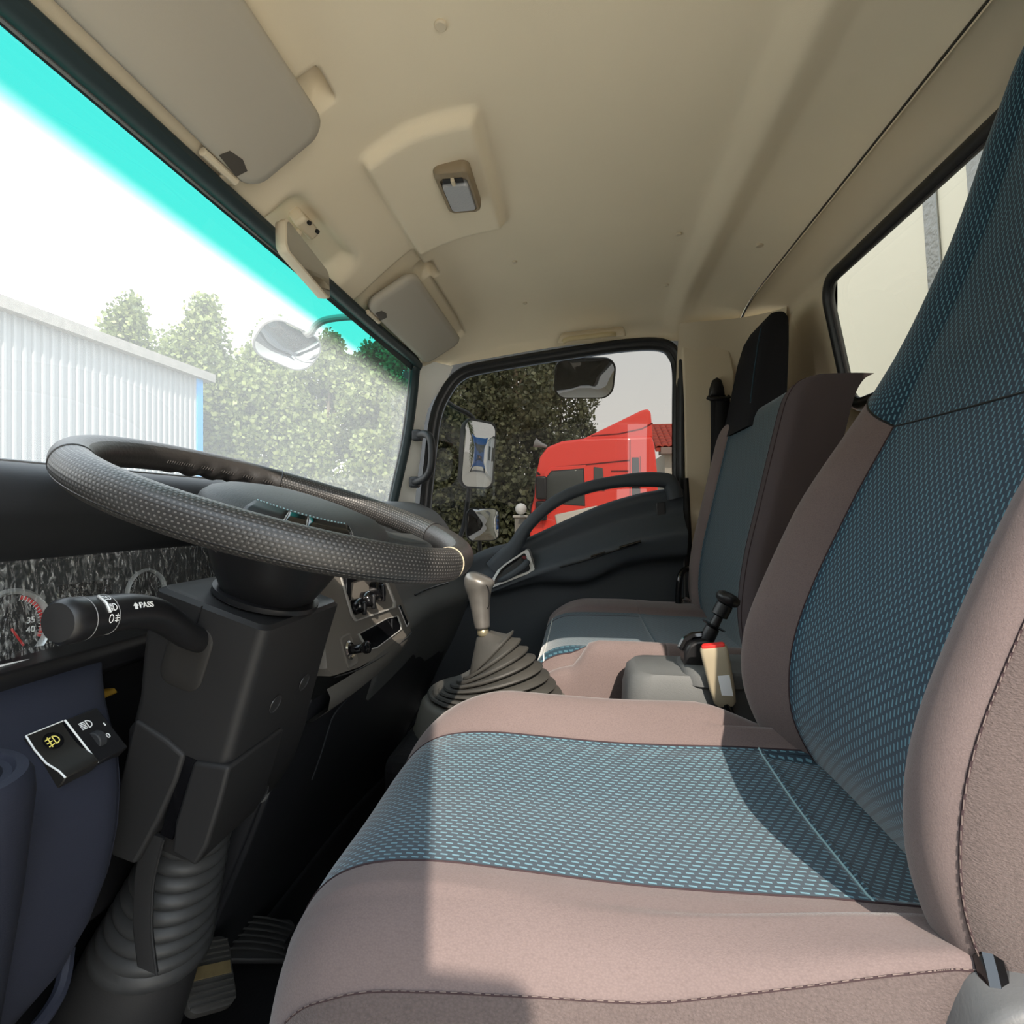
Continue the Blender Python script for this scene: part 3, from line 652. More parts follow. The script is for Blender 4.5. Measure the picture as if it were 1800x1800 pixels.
# long rib on the near lower half with the slot behind it
f = lambda x, b, a: W(x - .573, b, a)
obj('lower_wing', MB().prism([f(.484, b, a) for b, a in ((.052, .255), (.010, .262), (-.014, .270), (-.014, .300), (-.008, .345), (.000, .385), (.004, .402), (.034, .404), (.046, .36))], WX * .03), SHROUD, shroud, bevel=.004, seg=3, smooth=True)
obj('lower_wing', MB().prism([f(.4835, b, a) for b, a in ((-.026, .272), (-.066, .262), (-.068, .30), (-.068, .35), (-.062, .375), (-.032, .372), (-.026, .34))], WX * .10), SHROUD, shroud, bevel=.004, seg=3)
obj('tilt_slot', MB().prism([f(.4875, b, a) for b, a in ((-.013, .272), (-.027, .272), (-.027, .362), (-.012, .362))], WX * .02), GLOSS, shroud, smooth=False)
for a_, x_ in ((.222, .553), (.216, .612), (.352, .585)):
    c = W(x_ - .573, -.0602 if a_ < .3 else -.0640, a_)
    mb = MB().lathe([(.0105, -.0005), (.0102, .0004), (.0085, -.0012), (.0045, -.005), (.0, -.006)], c + WB * -.0006, -WB, 20)
    obj('screw_recess', mb, mat('shroud_recess', S(46, 46, 47), .3, .6) if 'shroud_recess' not in bpy.data.materials else bpy.data.materials['shroud_recess'], shroud)
obj('shroud_seam', MB().tube([f(.4885, .018, a) for a in (.116, .14)] + [f(.4885, .016, .14)], .0008, 5), BLACK, shroud)
obj('stalk_boss', MB().loft([[f(.490 - h, .0185 + p * k, .173 + q * k) for p, q in rrect(.050, .070, .016, 5)] for h, k in ((-.005, 1), (.0015, 1), (.003, .93), (.003, .6))], True, True, True), mat('boss_plastic', S(38, 37, 36), .6, .3), shroud, angle=50)
obj('collar_ring', MB().lathe([(.056, 0), (.060, .002), (.060, .008), (.055, .009)], W(0, 0, .117), -WD, 36), BLACK, shroud)
obj('silver_edge', MB().tube([W(.058 * math.cos(t), .056 * math.sin(t), .1145) for t in [R(150 + 100 * k / 20) for k in range(21)]], .0015, 6), SILVER, shroud)
obj('silver_edge', MB().tube([W(.060 * math.cos(t), .058 * math.sin(t), .1145) for t in [R(-75 + 60 * k / 20) for k in range(21)]], .0017, 6), SILVER, shroud)
# side cover behind the shroud
obj('side_flap', MB().prism([(.495, y, z) for y, z in ((.470, -.215), (.488, -.235), (.492, -.30), (.478, -.345), (.455, -.34), (.46, -.25))], (.06, 0, 0)), SHROUD, shroud, bevel=.006, seg=3)
# light stalk
stalk = thing('light_stalk', 'black light and indicator stalk with white lamp symbols reaching towards the door', 'stalk', (.42, .393, -.13))
sp_ = cr([(.492, .397, -.136), (.470, .395, -.124), (.445, .392, -.106), (.425, .391, -.094), (.400, .391, -.087), (.375, .392, -.085)], 5)
rs_ = [.0125 + .0035 * sst(0, 1, i / (len(sp_) - 1)) for i in range(len(sp_))]
body = obj('stalk_arm', MB().tube(sp_, rs_, 20), BLACK, stalk, angle=60)
k0 = V((.376, .392, -.085)); kd = V((-.998, .01, .03)).normalized()
obj('twist_knob', MB().lathe([(.0155, 0), (.0165, .0008), (.0170, .010), (.0172, .020), (.0172, .0205)], k0, kd, 28), BLACK, stalk, angle=40)
cap = obj('end_cap', MB().lathe([(.0165, .021), (.0178, .0215), (.0182, .027), (.0176, .034), (.0150, .0372), (.0, .0375)], k0, kd, 28), BLACK, stalk, angle=40)
obj('knob_line', MB().tube([k0 + kd * .0008 + (V((0, 1, 0)) * math.cos(t) + V((.03, 0, 1)) * math.sin(t)) * .0168 for t in [2 * math.pi * i / 28 for i in range(28)]], .0003, 5, wrap=True), GREYPL, stalk)
obj('knob_line', MB().tube([k0 + kd * .0208 + (V((0, 1, 0)) * math.cos(t) + V((.03, 0, 1)) * math.sin(t)) * .0174 for t in [2 * math.pi * i / 28 for i in range(28)]], .0004, 5, wrap=True), GREYPL, stalk)
INK = mat('white_ink', S(232, 234, 234), .5)
def on_stalk(cen, axis, rad, ang):
    """map lettering onto the round stalk: x runs along the stalk, y around it"""
    ax = V(axis).normalized(); e1 = V((0, -1, 0)); e1 = (e1 - ax * e1.dot(ax)).normalized(); e2 = ax.cross(e1)
    if e2.z < 0: e2 = -e2
    def fn(x, y, h):
        t = ang + y / rad; return V(cen) + ax * x + (e1 * math.cos(t) + e2 * math.sin(t)) * (rad + h + .0002)
    return fn
SAX = (1, 0, -.10)
obj('lettering', text_mesh('PASS', .0070, on_stalk((.4010, .391, -.0872), SAX, .0158, R(22))), INK, stalk, smooth=False)
fa = on_stalk((.3905, .3912, -.0862), SAX, .0159, R(22))
mb = MB(); mb.add([fa(x, y, .0003) for x, y in ((0, .0032), (.003, 0), (.0015, 0), (.0015, -.0028), (-.0015, -.0028), (-.0015, 0), (-.003, 0))], [tuple(range(7))]); obj('arrow_mark', mb, INK, stalk, smooth=False)
def lampicon(fn, s, rays, both=False, slash=False):
    mb = MB()
    def seg(p, q, wd=.10):
        a = V(p); b = V(q); t = (b - a).normalized(); n = V((-t.y, t.x)) * wd / 2; mb.add([fn(*(v_ * s), .0003) for v_ in (a - n, b - n, b + n, a + n)], [(0, 1, 2, 3)])
    arc = [(.05 + .40 * math.cos(R(t)), .38 * math.sin(R(t))) for t in range(-90, 91, 15)]
    for p, q in zip(arc, arc[1:]): seg(p, q)
    seg((.05, -.40), (.05, .40))
    for k in range(rays):
        y = -.33 + .66 * k / (rays - 1); seg((-.62, y - (.10 if slash else 0)), (-.08, y))
    if slash: seg((-.38, -.55), (-.30, .45))
    return mb
obj('lamp_symbol', lampicon(on_stalk((.3685, .392, -.0848), SAX, .0174, R(26)), .0075, 5), INK, stalk, smooth=False)
fo = on_stalk((.3685, .392, -.0848), SAX, .0174, R(-4)); mb = MB()
ov = [(-.0022 + .0022 * math.cos(R(t)), .0036 * math.sin(R(t))) for t in range(0, 360, 24)]; ov2 = [(-.0022 + .0014 * math.cos(R(t)), .0027 * math.sin(R(t))) for t in range(0, 360, 24)]
mb.loft([[fo(*p, .0003) for p in ov], [fo(*p, .0003) for p in ov2]])
for yy in (-.002, 0, .002): mb.add([fo(x, yy + dy, .0003) for x, dy in ((.001, -.0004), (.005, -.0004), (.005, .0004), (.001, .0004))], [(0, 1, 2, 3)])
mb.add([fo(x, y, .0003) for x, y in ((.0026, -.0035), (.0033, -.0035), (.0038, .0035), (.0031, .0035))], [(0, 1, 2, 3)])
obj('lamp_symbol', mb, INK, stalk, smooth=False)
fo = on_stalk((.3685, .392, -.0848), SAX, .0174, R(58)); obj('lamp_symbol', lampicon(fo, .0065, 3), INK, stalk, smooth=False)
obj('thumb_ridge', MB().tube([fo(-.004, .004, 0), fo(-.0045, -.006, .0004), fo(-.003, -.014, 0)], .0012, 6), SILVER, stalk)

# bellows under the shroud, tilt lever, lower tube
t = thing('column_boot', 'grey ribbed rubber boot below the steering column shroud', 'boot', tuple(W(0, .03, .56)))
prof = [(.030, .37)]
for i in range(10):
    a = .375 + i * .0185; r_ = .036 + .0030 * i
    prof += [(r_ - .0085, a), (r_ - .0015, a + .0035), (r_ + .0008, a + .009), (r_ - .0015, a + .0150)]
prof += [(.066, .562), (.067, .572), (.060, .580)]
mb = MB(); n = 32
mb.loft([[W(r_ * math.cos(2 * math.pi * k / n), r_ * math.sin(2 * math.pi * k / n) + max(0, a - .40) * .06, a) for k in range(n)] for r_, a in prof], True, True, True)
obj('bellows', mb, mat('grey_rubber', S(54, 55, 56), .5, .4, var=(60, .18), bump=(200, .2, .0008)), t, angle=60)
t = thing('column_tube', 'black conical lower steering column cover standing on the floor', 'column', (.573, .6, -.8))
rs = []
for r_, c in ((.058, (.573, .531, -.527)), (.0625, (.573, .536, -.542)), (.066, (.573, .552, -.58)), (.073, (.573, .583, -.65)), (.082, (.573, .62, -.74)), (.090, (.573, .645, -.81))):
    rs.append([(c[0] + r_ * math.cos(2 * math.pi * k / 32), c[1] + r_ * math.sin(2 * math.pi * k / 32), c[2] + .3 * r_ * math.sin(2 * math.pi * k / 32)) for k in range(32)])
obj('cover', MB().loft(rs, True, True, True), mat('black_tube', S(40, 40, 41), .55, .4, bump=(500, .2, .0005)), t, angle=60)
t = thing('tilt_lever', 'curved dark column tilt lever hanging in front of the ribbed boot', 'lever', (.49, .45, -.48))
lp = cr([(.494, .452, -.345), (.494, .463, -.385), (.492, .464, -.41), (.486, .459, -.44), (.478, .446, -.475)], 5)
mb = MB()
mb.loft([[(x + p[1] * .6, y + p[0] * .95, z + p[0] * .25) for p in rrect(.024 + .0 * i, .008, .003, 3)] for i, (x, y, z) in enumerate(lp)], True, True, True)
obj('lever_arm', mb, SHROUD, t, angle=50)
obj('lever_lip', MB().tube([(x - .003, y - .0125, z - .003) for x, y, z in lp], .0014, 6), SHROUD, t)
# ------------------------------------------------------------------ dashboard
dash = thing('dashboard', 'charcoal dashboard running across the cab under the windscreen', 'dashboard', (.9, .55, -.7))
def dprof(x):
    k = sst(.80, 1.0, x)        # 0 over the instrument hood, 1 on the passenger side
    A = [(.70, .02), (.64, .045), (.60, .052), (.57, .050), (.548, .040), (.538, .022), (.540, .004), (.552, -.010), (.585, -.035), (.612, -.058), (.62, -.10), (.62, -.16), (.62, -.20), (.64, -.3)]
    B = [(.70, .01), (.62, .03), (.57, .03), (.53, .018), (.49, -.005), (.455, -.05), (.425, -.11), (.405, -.165), (.396, -.20), (.378, -.235), (.376, -.258), (.392, -.29), (.44, -.40), (.52, -.55)]
    e = .045 * sst(1.25, 1.55, x)
    return [(a[0] + (b[0] - e - a[0]) * k, a[1] + (b[1] - a[1]) * k) for a, b in zip(A, B)]
xs = [.222 + (1.57 - .222) * i / 70 for i in range(71)]
obj('instrument_hood', MB().loft([[(x, y, z) for y, z in cr(dprof(x), 4)] for x in xs if x < .93], closed=False), DASH, dash, angle=180)
obj('passenger_dash', MB().loft([[(x, y, z) for y, z in cr(dprof(x), 4)] for x in xs if x > .90], closed=False), mat('lighter_dash_plastic', S(88, 89, 88), .6, .35, bump=(900, .2, .0004)), dash, angle=180)  # passenger half has a lighter tone than the hood
obj('hood_glint', MB().tube([(x, .592, .0535) for x in (.30, .6, .78)], .0022, 6), GREYPL, dash)  # pale strip standing in for the reflection along the hood top
obj('hood_rivet', MB().lathe([(0, .003), (.003, .002), (.0035, 0)], (.727, .572, -.030), (0, -1, -.3), 12), GLOSS, dash)
obj('glovebox_gap', MB().tube([(x, dprof(x)[8][0] - .0005, dprof(x)[8][1]) for x in (1.19, 1.25, 1.3, 1.35, 1.41)], .0026, 6), GLOSS, dash)
obj('side_trim', MB().prism([(.80, .565, -.055), (.86, .50, -.035), (.84, .46, -.12), (.80, .50, -.16)], (.02, .02, .0)), GREYPL, dash, bevel=.004)
# lower bezel of the cluster
mb = MB(); mb.prism([(.25, y, z) for y, z in ((.605, -.150), (.552, -.156), (.545, -.166), (.545, -.184), (.56, -.192), (.62, -.192))], (.40, 0, 0))
obj('cluster_bezel', mb, BLACK, dash, bevel=.003)
# lower centre panel, black, right of the column
rs = []
for z, y, x0 in ((-.285, .40, .715), (-.33, .42, .70), (-.40, .445, .685), (-.48, .475, .68), (-.56, .51, .68), (-.66, .56, .69), (-.80, .62, .70)):
    rs.append([(x0, .70, z), (x0, y + .03, z), (x0 + .012, y + .008, z), (x0 + .035, y, z), (.9, y - .005, z), (1.3, y - .01, z), (1.555, y - .03, z), (1.56, .70, z)])
obj('lower_panel', MB().loft([cr(r_, 4) for r_ in rs], closed=False), mat('lower_dash_black', S(30, 31, 35), .55, .35, bump=(600, .2, .0005)), dash, angle=180)
obj('panel_groove', MB().tube(cr([(.80, .4085, -.345), (.815, .4065, -.335), (.85, .405, -.328)], 4), .0016, 6), DASH, dash)
obj('panel_groove', MB().tube([(.80, .4085, -.345), (.795, .424, -.40), (.79, .437, -.44)], .0012, 6), DASH, dash)
obj('underdash_gap', MB().box((.62, .60, -.33), (.20, .06, .30)), BLACK, dash)
# instruments
t = thing('instrument_cluster', 'instrument cluster with round gauges behind wrinkled clear film', 'gauges', (.56, .61, -.2))
obj('dial_plate', MB().box((.53, .614, -.115), (.56, .008, .16)), mat('cluster_face', S(36, 40, 42), .5, .3), t, smooth=False)
RINGM = mat('gauge_ring', S(205, 208, 208), .35, .5, metal=.5); FACE = mat('gauge_face', S(18, 19, 21), .6, .3); GRED = mat('gauge_red', S(205, 48, 48), .5)
for gx, gz, gr in ((.472, -.125, .043), (.645, -.113, .034)):
    g = obj('gauge', MB().lathe([(gr * .98, .004), (gr * 1.0, .006), (gr * .93, .010), (gr * .86, .007), (gr * .86, .002)], (gx, .610, gz), (0, -1, 0), 40, caps=False), RINGM, t, angle=60)
    obj('gauge_face', MB().lathe([(0, .003), (gr * .87, .003), (gr * .87, .001)], (gx, .610, gz), (0, -1, 0), 40), FACE, g)
    P = lambda r_, a: (gx + r_ * math.sin(R(a)), .6062, gz + r_ * math.cos(R(a)))
    if gr > .04:
        mb = MB(); mb2 = MB()
        for k in range(15):
            a = 20 + k * 6.6
            mb.add([P(gr * .84, a), P(gr * .84, a + 4.4), P(gr * .74, a + 4.4), P(gr * .74, a)], [(0, 1, 2, 3)]); mb2.add([P(gr * .84, a - 1.4), P(gr * .84, a - .4), P(gr * .70, a - .4), P(gr * .70, a - 1.4)], [(0, 1, 2, 3)])
        obj('red_zone', mb, GRED, g, smooth=False, kind='stuff'); mb = MB()
        for k in range(10):
            a = 200 + k * 6; mb.add([P(gr * .84, a), P(gr * .84, a + 4), P(gr * .62, a + 4), P(gr * .62, a)], [(0, 1, 2, 3)])
        obj('red_zone', mb, GRED, g, smooth=False, kind='stuff'); obj('tick_marks', mb2, INK, g, smooth=False, kind='stuff')
        for tx, a in (('35', 78), ('40', 105)):
            q = P(gr * .52, a); obj('lettering', text_mesh(tx, .0095, lambda x, y, h: V((q[0] + x, q[1] - h, q[2] + y))), INK, g, smooth=False)
        mb = MB(); q0 = P(gr * .55, 150); q1 = P(gr * .62, -60); obj('needle', MB().tube([(q0[0], .603, q0[2]), (gx, .603, gz), ], .0012, 6), GRED, g)
    else:
        mb2 = MB()
        for k in range(18):
            a = -120 + k * 14; mb2.add([P(gr * .80, a), P(gr * .80, a + 3), P(gr * .66, a + 3), P(gr * .66, a)], [(0, 1, 2, 3)])
        obj('tick_marks', mb2, mat('grey_ink', S(120, 122, 122), .5), g, smooth=False, kind='stuff')
obj('warning_strip', MB().box((.56, .6085, -.098), (.07, .003, .022)), GLOSS, t, bevel=.001)
# clear wrinkled film lens
FILM = glass('wrinkled_film', (.90, .92, .92, 1), .10, dust=.02, dustcol=(.75, .78, .78, 1), rough=.18)
nt = FILM.node_tree; gl = [n for n in nt.nodes if n.type == 'BSDF_GLOSSY'][0]; tcn = nt.nodes.new('ShaderNodeTexCoord'); mp = nt.nodes.new('ShaderNodeMapping'); mp.inputs['Scale'].default_value = (1.6, 1, .5); mp.inputs['Rotation'].default_value = (0, .45, 0)
nz = nt.nodes.new('ShaderNodeTexNoise'); nz.inputs['Scale'].default_value = 110; nz.inputs['Distortion'].default_value = 1.5; bp = nt.nodes.new('ShaderNodeBump'); bp.inputs['Strength'].default_value = 1; bp.inputs['Distance'].default_value = .004
nt.links.new(tcn.outputs['Object'], mp.inputs[0]); nt.links.new(mp.outputs[0], nz.inputs['Vector']); nt.links.new(nz.outputs['Fac'], bp.inputs['Height']); nt.links.new(bp.outputs[0], gl.inputs['Normal'])
cr_ = nt.nodes.new('ShaderNodeValToRGB'); cr_.color_ramp.elements[0].position = .52; cr_.color_ramp.elements[1].position = .68; nt.links.new(nz.outputs['Fac'], cr_.inputs[0])  # mask for pale streaks: highlights of the wrinkles painted as diffuse colour
tl = [n for n in nt.nodes if n.type == 'BSDF_TRANSLUCENT'][0]; df = nt.nodes.new('ShaderNodeBsdfDiffuse'); df.inputs[0].default_value = (.75, .78, .78, 1)
msd = tl.outputs[0].links[0].to_node; nt.links.new(df.outputs[0], msd.inputs[2]); nt.links.new(mnode(nt, 'MULTIPLY_ADD', cr_.outputs[0], .30, .03), msd.inputs[0])
obj('lens_film', MB().loft([[(x, .596 - .010 * k, -.052 - .103 * k) for x in (.24, .5, .82)] for k in (0, .25, .5, .75, 1)], closed=False), FILM, t)
obj('paper_tag', MB().box((.452, .572, -.160), (.034, .002, .014), Matrix.Rotation(R(4), 3, 'Y')), WHITE, t, smooth=False)
# knee panel with the switches
knee = thing('knee_panel', 'blue grey lower dash panel beside the driver doorway', 'dash panel', (.34, .5, -.46))
rs = []
for z, y, xr in ((-.168, .560, .545), (-.172, .540, .535), (-.18, .522, .518), (-.20, .500, .500), (-.225, .475, .483), (-.25, .457, .472), (-.275, .447, .464), (-.31, .442, .456), (-.345, .441, .446), (-.38, .446, .433), (-.41, .456, .418), (-.435, .474, .400), (-.45, .50, .385)):
    rs.append([(.20, .64, z), (.20, y + .0, z), (.30, y - .004, z), (xr - .06, y, z), (xr - .022, y + .003, z), (xr - .006, y + .014, z), (xr, y + .035, z), (xr, .64, z)])
obj('panel_body', MB().loft([cr(r_, 4) for r_ in rs], closed=True, cap0=True, cap1=True), DASHBLUE, knee, angle=50)
obj('lower_lip', MB().tube(cr([(.30, .449, -.437), (.36, .449, -.432), (.395, .456, -.425), (.415, .470, -.405)], 5), .006, 8), DASHBLUE, knee)
obj('upper_edge', MB().tube([(.22, .5385, -.184), (.40, .5385, -.184), (.475, .5385, -.184)], .0012, 6), SILVER, knee)
# round pod at the far left
t = thing('dash_pod', 'rounded blue grey pod with a ringed top at the left end of the dash', 'dash pod', (.33, .455, -.46))
mb = MB().lathe([(.050, -.275), (.056, -.22), (.058, -.10), (.0565, -.02), (.054, -.006), (.050, .0), (.043, .0005), (.041, -.003), (.036, -.003), (.034, .0), (.028, .0), (.022, -.012), (.0, -.014)], (.300, .448, -.186), (.05, -.12, 1), 36)
obj('pod_body', mb, DASHBLUE, t, angle=50)
# two switches set into the sloping face
def switch_frame(o): return frame(o, (1, 0, 0), (0, .68, .73))   # a right, b up the slope, c outwards
t = thing('fog_lamp_switch', 'black rocker switch with a yellow fog lamp symbol, left of the pair', 'switch', (.412, .475, -.25))
f = switch_frame((.4135, .480, -.226)); nrm = f(0, 0, 1) - f(0, 0, 0); sg = 1 if nrm.y < 0 else -1
mb = MB(); pr_ = [(.027, -.012), (.027, .008), (.012, .0065), (-.004, .0075), (-.018, .013), (-.026, .014), (-.028, .008), (-.028, -.012)]
mb.prism([f(-.0165, b, c * sg) for b, c in pr_], (.033, 0, 0)); obj('rocker', mb, mat('switch_black', S(34, 33, 31), .35, .45), t, bevel=.0012)
obj('edge_line', MB().tube([f(-.0165, b, (c + .0004) * sg) for b, c in pr_[1:6]], .0008, 6), INK, t); obj('edge_line', MB().tube([f(-.0165, .027, .0084 * sg), f(.0165, .027, .0084 * sg)], .0006, 6), INK, t)
fd = frame(f(0, .013, .0072 * sg), (1, 0, 0), f(0, 1, 0) - f(0, 0, 0)); fn = lambda x, y, h: f(x, .013 + y, (.0076 + h) * sg)
mb = MB(); mb.add([fn(.0085 * math.cos(R(a)), .0085 * math.sin(R(a)), 0) for a in range(0, 360, 15)], [tuple(range(24))]); obj('symbol_disc', mb, GLOSS, t, smooth=False)
obj('lamp_symbol', lampicon(fn, .0105, 3, slash=True), mat('yellow_ink', S(240, 226, 120), .5), t, smooth=False)
t = thing('headlamp_level_switch', 'black headlamp levelling switch with thumbwheel, right of the pair', 'switch', (.448, .475, -.25))
f2 = switch_frame((.4485, .480, -.226))
mb = MB(); pr2 = [(.027, -.012), (.027, .0085), (-.026, .0085), (-.026, -.012)]
mb.prism([f2(-.0165, b, c * sg) for b, c in pr2], (.033, 0, 0)); obj('switch_body', mb, BLACK, t, bevel=.0012)
obj('edge_line', MB().tube([f2(-.0168, .027, .0088 * sg), f2(-.0168, -.026, .0088 * sg)], .0009, 6), INK, t)
f2n = lambda x, y, h: f2(x, y, (.0087 + h) * sg)
obj('lamp_symbol', lampicon(lambda x, y, h: f2n(-.003 + x, .014 + y, h), .0105, 5), INK, t, smooth=False)
obj('thumbwheel', MB().lathe([(.009, -.004), (.0098, -.003), (.0098, .003), (.009, .004)], f2(-.002, -.004, .004 * sg), (1, 0, 0), 24), DASH, t)
obj('lettering', text_mesh('0', .0075, lambda x, y, h: f2n(.007 + x, -.006 + y, h)), INK, t, smooth=False)
mb = MB(); mb.add([f2n(x, y, .0003) for x, y in ((.0105, .005), (.012, .005), (.012, .0085), (.0105, .0085))], [(0, 1, 2, 3)]); obj('index_mark', mb, INK, t, smooth=False)
# yellow bracket seen in the gap beside the column
tag(obj('yellow_bracket', MB().prism([(.500, y, z) for y, z in ((.585, -.216), (.555, -.212), (.550, -.218), (.585, -.224))], (.040, -.008, .004)), YELLOW, bevel=.002), 'yellow metal bracket glimpsed in the gap left of the column', 'bracket')

# ------------------------------------------------------------------ centre stack
cs = thing('centre_stack', 'grey centre stack fascia with heater controls and slots', 'console', (.905, .42, -.32))
def sy(z): return .372 + (z + .25) * .30
def fz(x, z, h=0): return (x, sy(z) - h, z)
mb = MB()
OUT = [(.742, -.095), (.742, -.18), (.722, -.235), (.735, -.250), (.82, -.262), (.95, -.268), (1.045, -.266), (1.085, -.262), (1.098, -.235), (1.062, -.13), (1.05, -.10)]
so = shrink(OUT, .985)
mb.loft([[(x, sy(z) + .07, z) for x, z in OUT], [(x, sy(z) + .006, z) for x, z in OUT], [(x, sy(z), z) for x, z in so]], True, True, True)
obj('fascia', mb, STACK, cs, angle=40, bevel=.0)
obj('fascia_foot', MB().loft([[(.73 + .375 * i / 12, y + .012 * abs(i / 6 - 1) ** 3, z + .012 * (i / 12)) for i in range(13)] for y, z in ((.368, -.268), (.362, -.280), (.366, -.300), (.39, -.318), (.44, -.33))], closed=False), mat('dark_stack_foot', S(84, 82, 78), .55, .35), cs, angle=180)
obj('fascia_seam', MB().tube(cr([fz(.735, -.2515, .001), fz(.82, -.2635, .001), fz(.95, -.2695, .001), fz(1.045, -.2675, .001), fz(1.085, -.2635, .001)], 4), .0012, 6), BLACK, cs)
CP = [(.838, -.105), (.838, -.178), (.846, -.190), (1.030, -.200), (1.040, -.192), (1.018, -.105)]
obj('control_panel', MB().loft([[fz(x, z, .001) for x, z in CP], [fz(x, z, .004) for x, z in CP], [fz(x, z, .0035) for x, z in shrink(CP, .94)], [fz(x, z, -.010) for x, z in shrink(CP, .90)]], True, False, True), STACKIN, cs, angle=30)
for kx, kz, kr, lb in ((.958, -.158, .020, 'large black fan knob'), (.905, -.166, .016, None), (.862, -.170, .014, None)):
    k = obj('control_knob', MB().lathe([(kr * 1.15, .0), (kr * 1.15, .004), (kr, .006), (kr * .95, .020), (kr * .8, .023), (0, .023)], fz(kx, kz, -.006), (0, -1, .3), 24), GLOSS, cs, angle=40, label=lb)
    obj('knob_bar', MB().box(V(fz(kx, kz, .018)), (kr * .5, .008, kr * 1.7)), BLACK, k, bevel=.003)
    obj('knob_ring', MB().lathe([(kr * 1.2, .0), (kr * 1.28, .002), (kr * 1.2, .004)], fz(kx, kz, -.006), (0, -1, .3), 24), CHROME, k)
obj('display', MB().box(V(fz(.893, -.118, .0)), (.05, .010, .018)), GLOSS, cs, bevel=.002)
obj('vent_block', MB().box(V(fz(.850, -.135, .0)), (.018, .012, .05)), GLOSS, cs, bevel=.002)
SL = [(.845, -.212), (.862, -.244), (.90, -.250), (1.035, -.246), (1.040, -.240), (1.036, -.218), (.98, -.212)]
obj('slot_rim', MB().loft([[fz(x, z, -.002) for x, z in SL], [fz(x, z, .0022) for x, z in SL], [fz(x, z, .0016) for x, z in shrink(SL, .94)], [fz(x, z, -.006) for x, z in shrink(SL, .93)]]), SILVER, cs, angle=30)
obj('slot_cover', MB().poly([fz(x, z, .0009) for x, z in shrink(SL, .94)]), GLOSS, cs, smooth=False)
obj('slot_divider', MB().box(V(fz(.992, -.231, .0012)), (.0015, .002, .030)), DASH, cs)
obj('side_slot', MB().prism([fz(x, z, .002) for x, z in ((1.052, -.200), (1.066, -.200), (1.080, -.242), (1.066, -.248))], (0, .004, 0)), GLOSS, cs, bevel=.001)
obj('side_slot_rim', MB().tube([fz(x, z, .002) for x, z in ((1.052, -.203), (1.064, -.247), (1.081, -.243))], .0013, 6), SILVER, cs)
t = thing('cigarette_lighter', 'black pull out lighter with chrome ring low on the centre stack', 'lighter', tuple(fz(.80, -.245, .03)))
f = frame(fz(.800, -.228, 0), (1, 0, 0), (0, .28, 1)); 
obj('socket_ring', MB().lathe([(.010, .0), (.0155, .001), (.0155, .004), (.0125, .006), (.0105, .003)], fz(.800, -.228, 0), (0, -1, .25), 28), CHROME, t, angle=50)
obj('socket_plate', MB().loft([[fz(.800 + a * k, -.228 + b * k, h) for a, b in rrect(.040, .052, .008, 4)] for h, k in ((-.002, 1), (.002, 1), (.003, .9), (.001, .78))], True, True, True), STACK, t, angle=40)
obj('plunger', MB().lathe([(.0075, .0), (.0075, .022), (.0068, .024), (.0095, .028), (.0105, .031), (.010, .036), (.006, .0385), (0, .039)], fz(.800, -.228, 0), (0, -1, .2), 24), GLOSS, t, angle=40)

# wiring under the column
t = thing('wiring_connector', 'white plastic connector on a grey wire loop under the column', 'connector', (.64, .42, -.38))
obj('connector_block', MB().box((.640, .418, -.342), (.014, .014, .026), Matrix.Rotation(R(20), 3, 'Y')), mat('off_white_nylon', S(200, 196, 186), .5), t, bevel=.002)
obj('cable_tie', MB().box((.641, .417, -.352), (.018, .018, .005), Matrix.Rotation(R(10), 3, 'Y')), GLOSS, t, bevel=.001)
obj('wire', MB().tube(cr([(.638, .415, -.355), (.638, .417, -.375), (.64, .425, -.388), (.645, .440, -.386), (.65, .45, -.37), (.655, .452, -.34)], 6), .0038, 8), CONSOLE, t)
# pedals
def rib_pad(name, parent, f, w_, h_, n, mt, across=True, bow=0):
    r0 = rrect(w_, h_, min(w_, h_) * .22, 5); bz = lambda a, b: -bow * (b / h_ * 2) ** 2
    base = obj(name, MB().loft([[f(a * .96, b * .96, -.012 + bz(a, b)) for a, b in r0], [f(a, b, -.008 + bz(a, b)) for a, b in r0], [f(a, b, .0 + bz(a, b)) for a, b in r0], [f(a * .97, b * .97, .001 + bz(a, b)) for a, b in r0]], True, True, True), mt, parent, angle=50)
    for k in range(n):
        t_ = -1 + 2 * (k + .5) / n
        if across:
            b = t_ * h_ / 2 * .93; 
            for a0, a1 in ((-w_ / 2 * .92, -w_ * .03), (w_ * .03, w_ / 2 * .92)): obj('tread_rib', MB().prism([f(a0, b - h_ / n * .28, .0005 + bz(0, b)), f(a1, b - h_ / n * .28, .0005 + bz(0, b)), f(a1, b + h_ / n * .28, .0005 + bz(0, b)), f(a0, b + h_ / n * .28, .0005 + bz(0, b))], (f(0, 0, 1) - f(0, 0, 0)) * .003), mt, base, smooth=False)
        else:
            a = t_ * w_ / 2 * .93; pts = [f(a, -h_ / 2 * .92 + h_ * .92 * q / 10, .001 + bz(0, -h_ / 2 * .92 + h_ * .92 * q / 10)) for q in range(11)]
            obj('tread_rib', MB().tube(pts, .0016, 5), mt, base)
    return base
t = thing('brake_pedal', 'worn ribbed brake pedal pad on the dark floor', 'pedal', (.655, .52, -.70))
f = frame((.655, .515, -.645), (.62, .62, .42), (-.62, .45, .35)); 
if (f(0, 0, 1) - f(0, 0, 0)).z < 0: f0 = f; f = lambda a, b, c=0: f0(a, b, -c)
rib_pad('pedal_pad', t, f, .092, .066, 11, PEDAL, across=False)
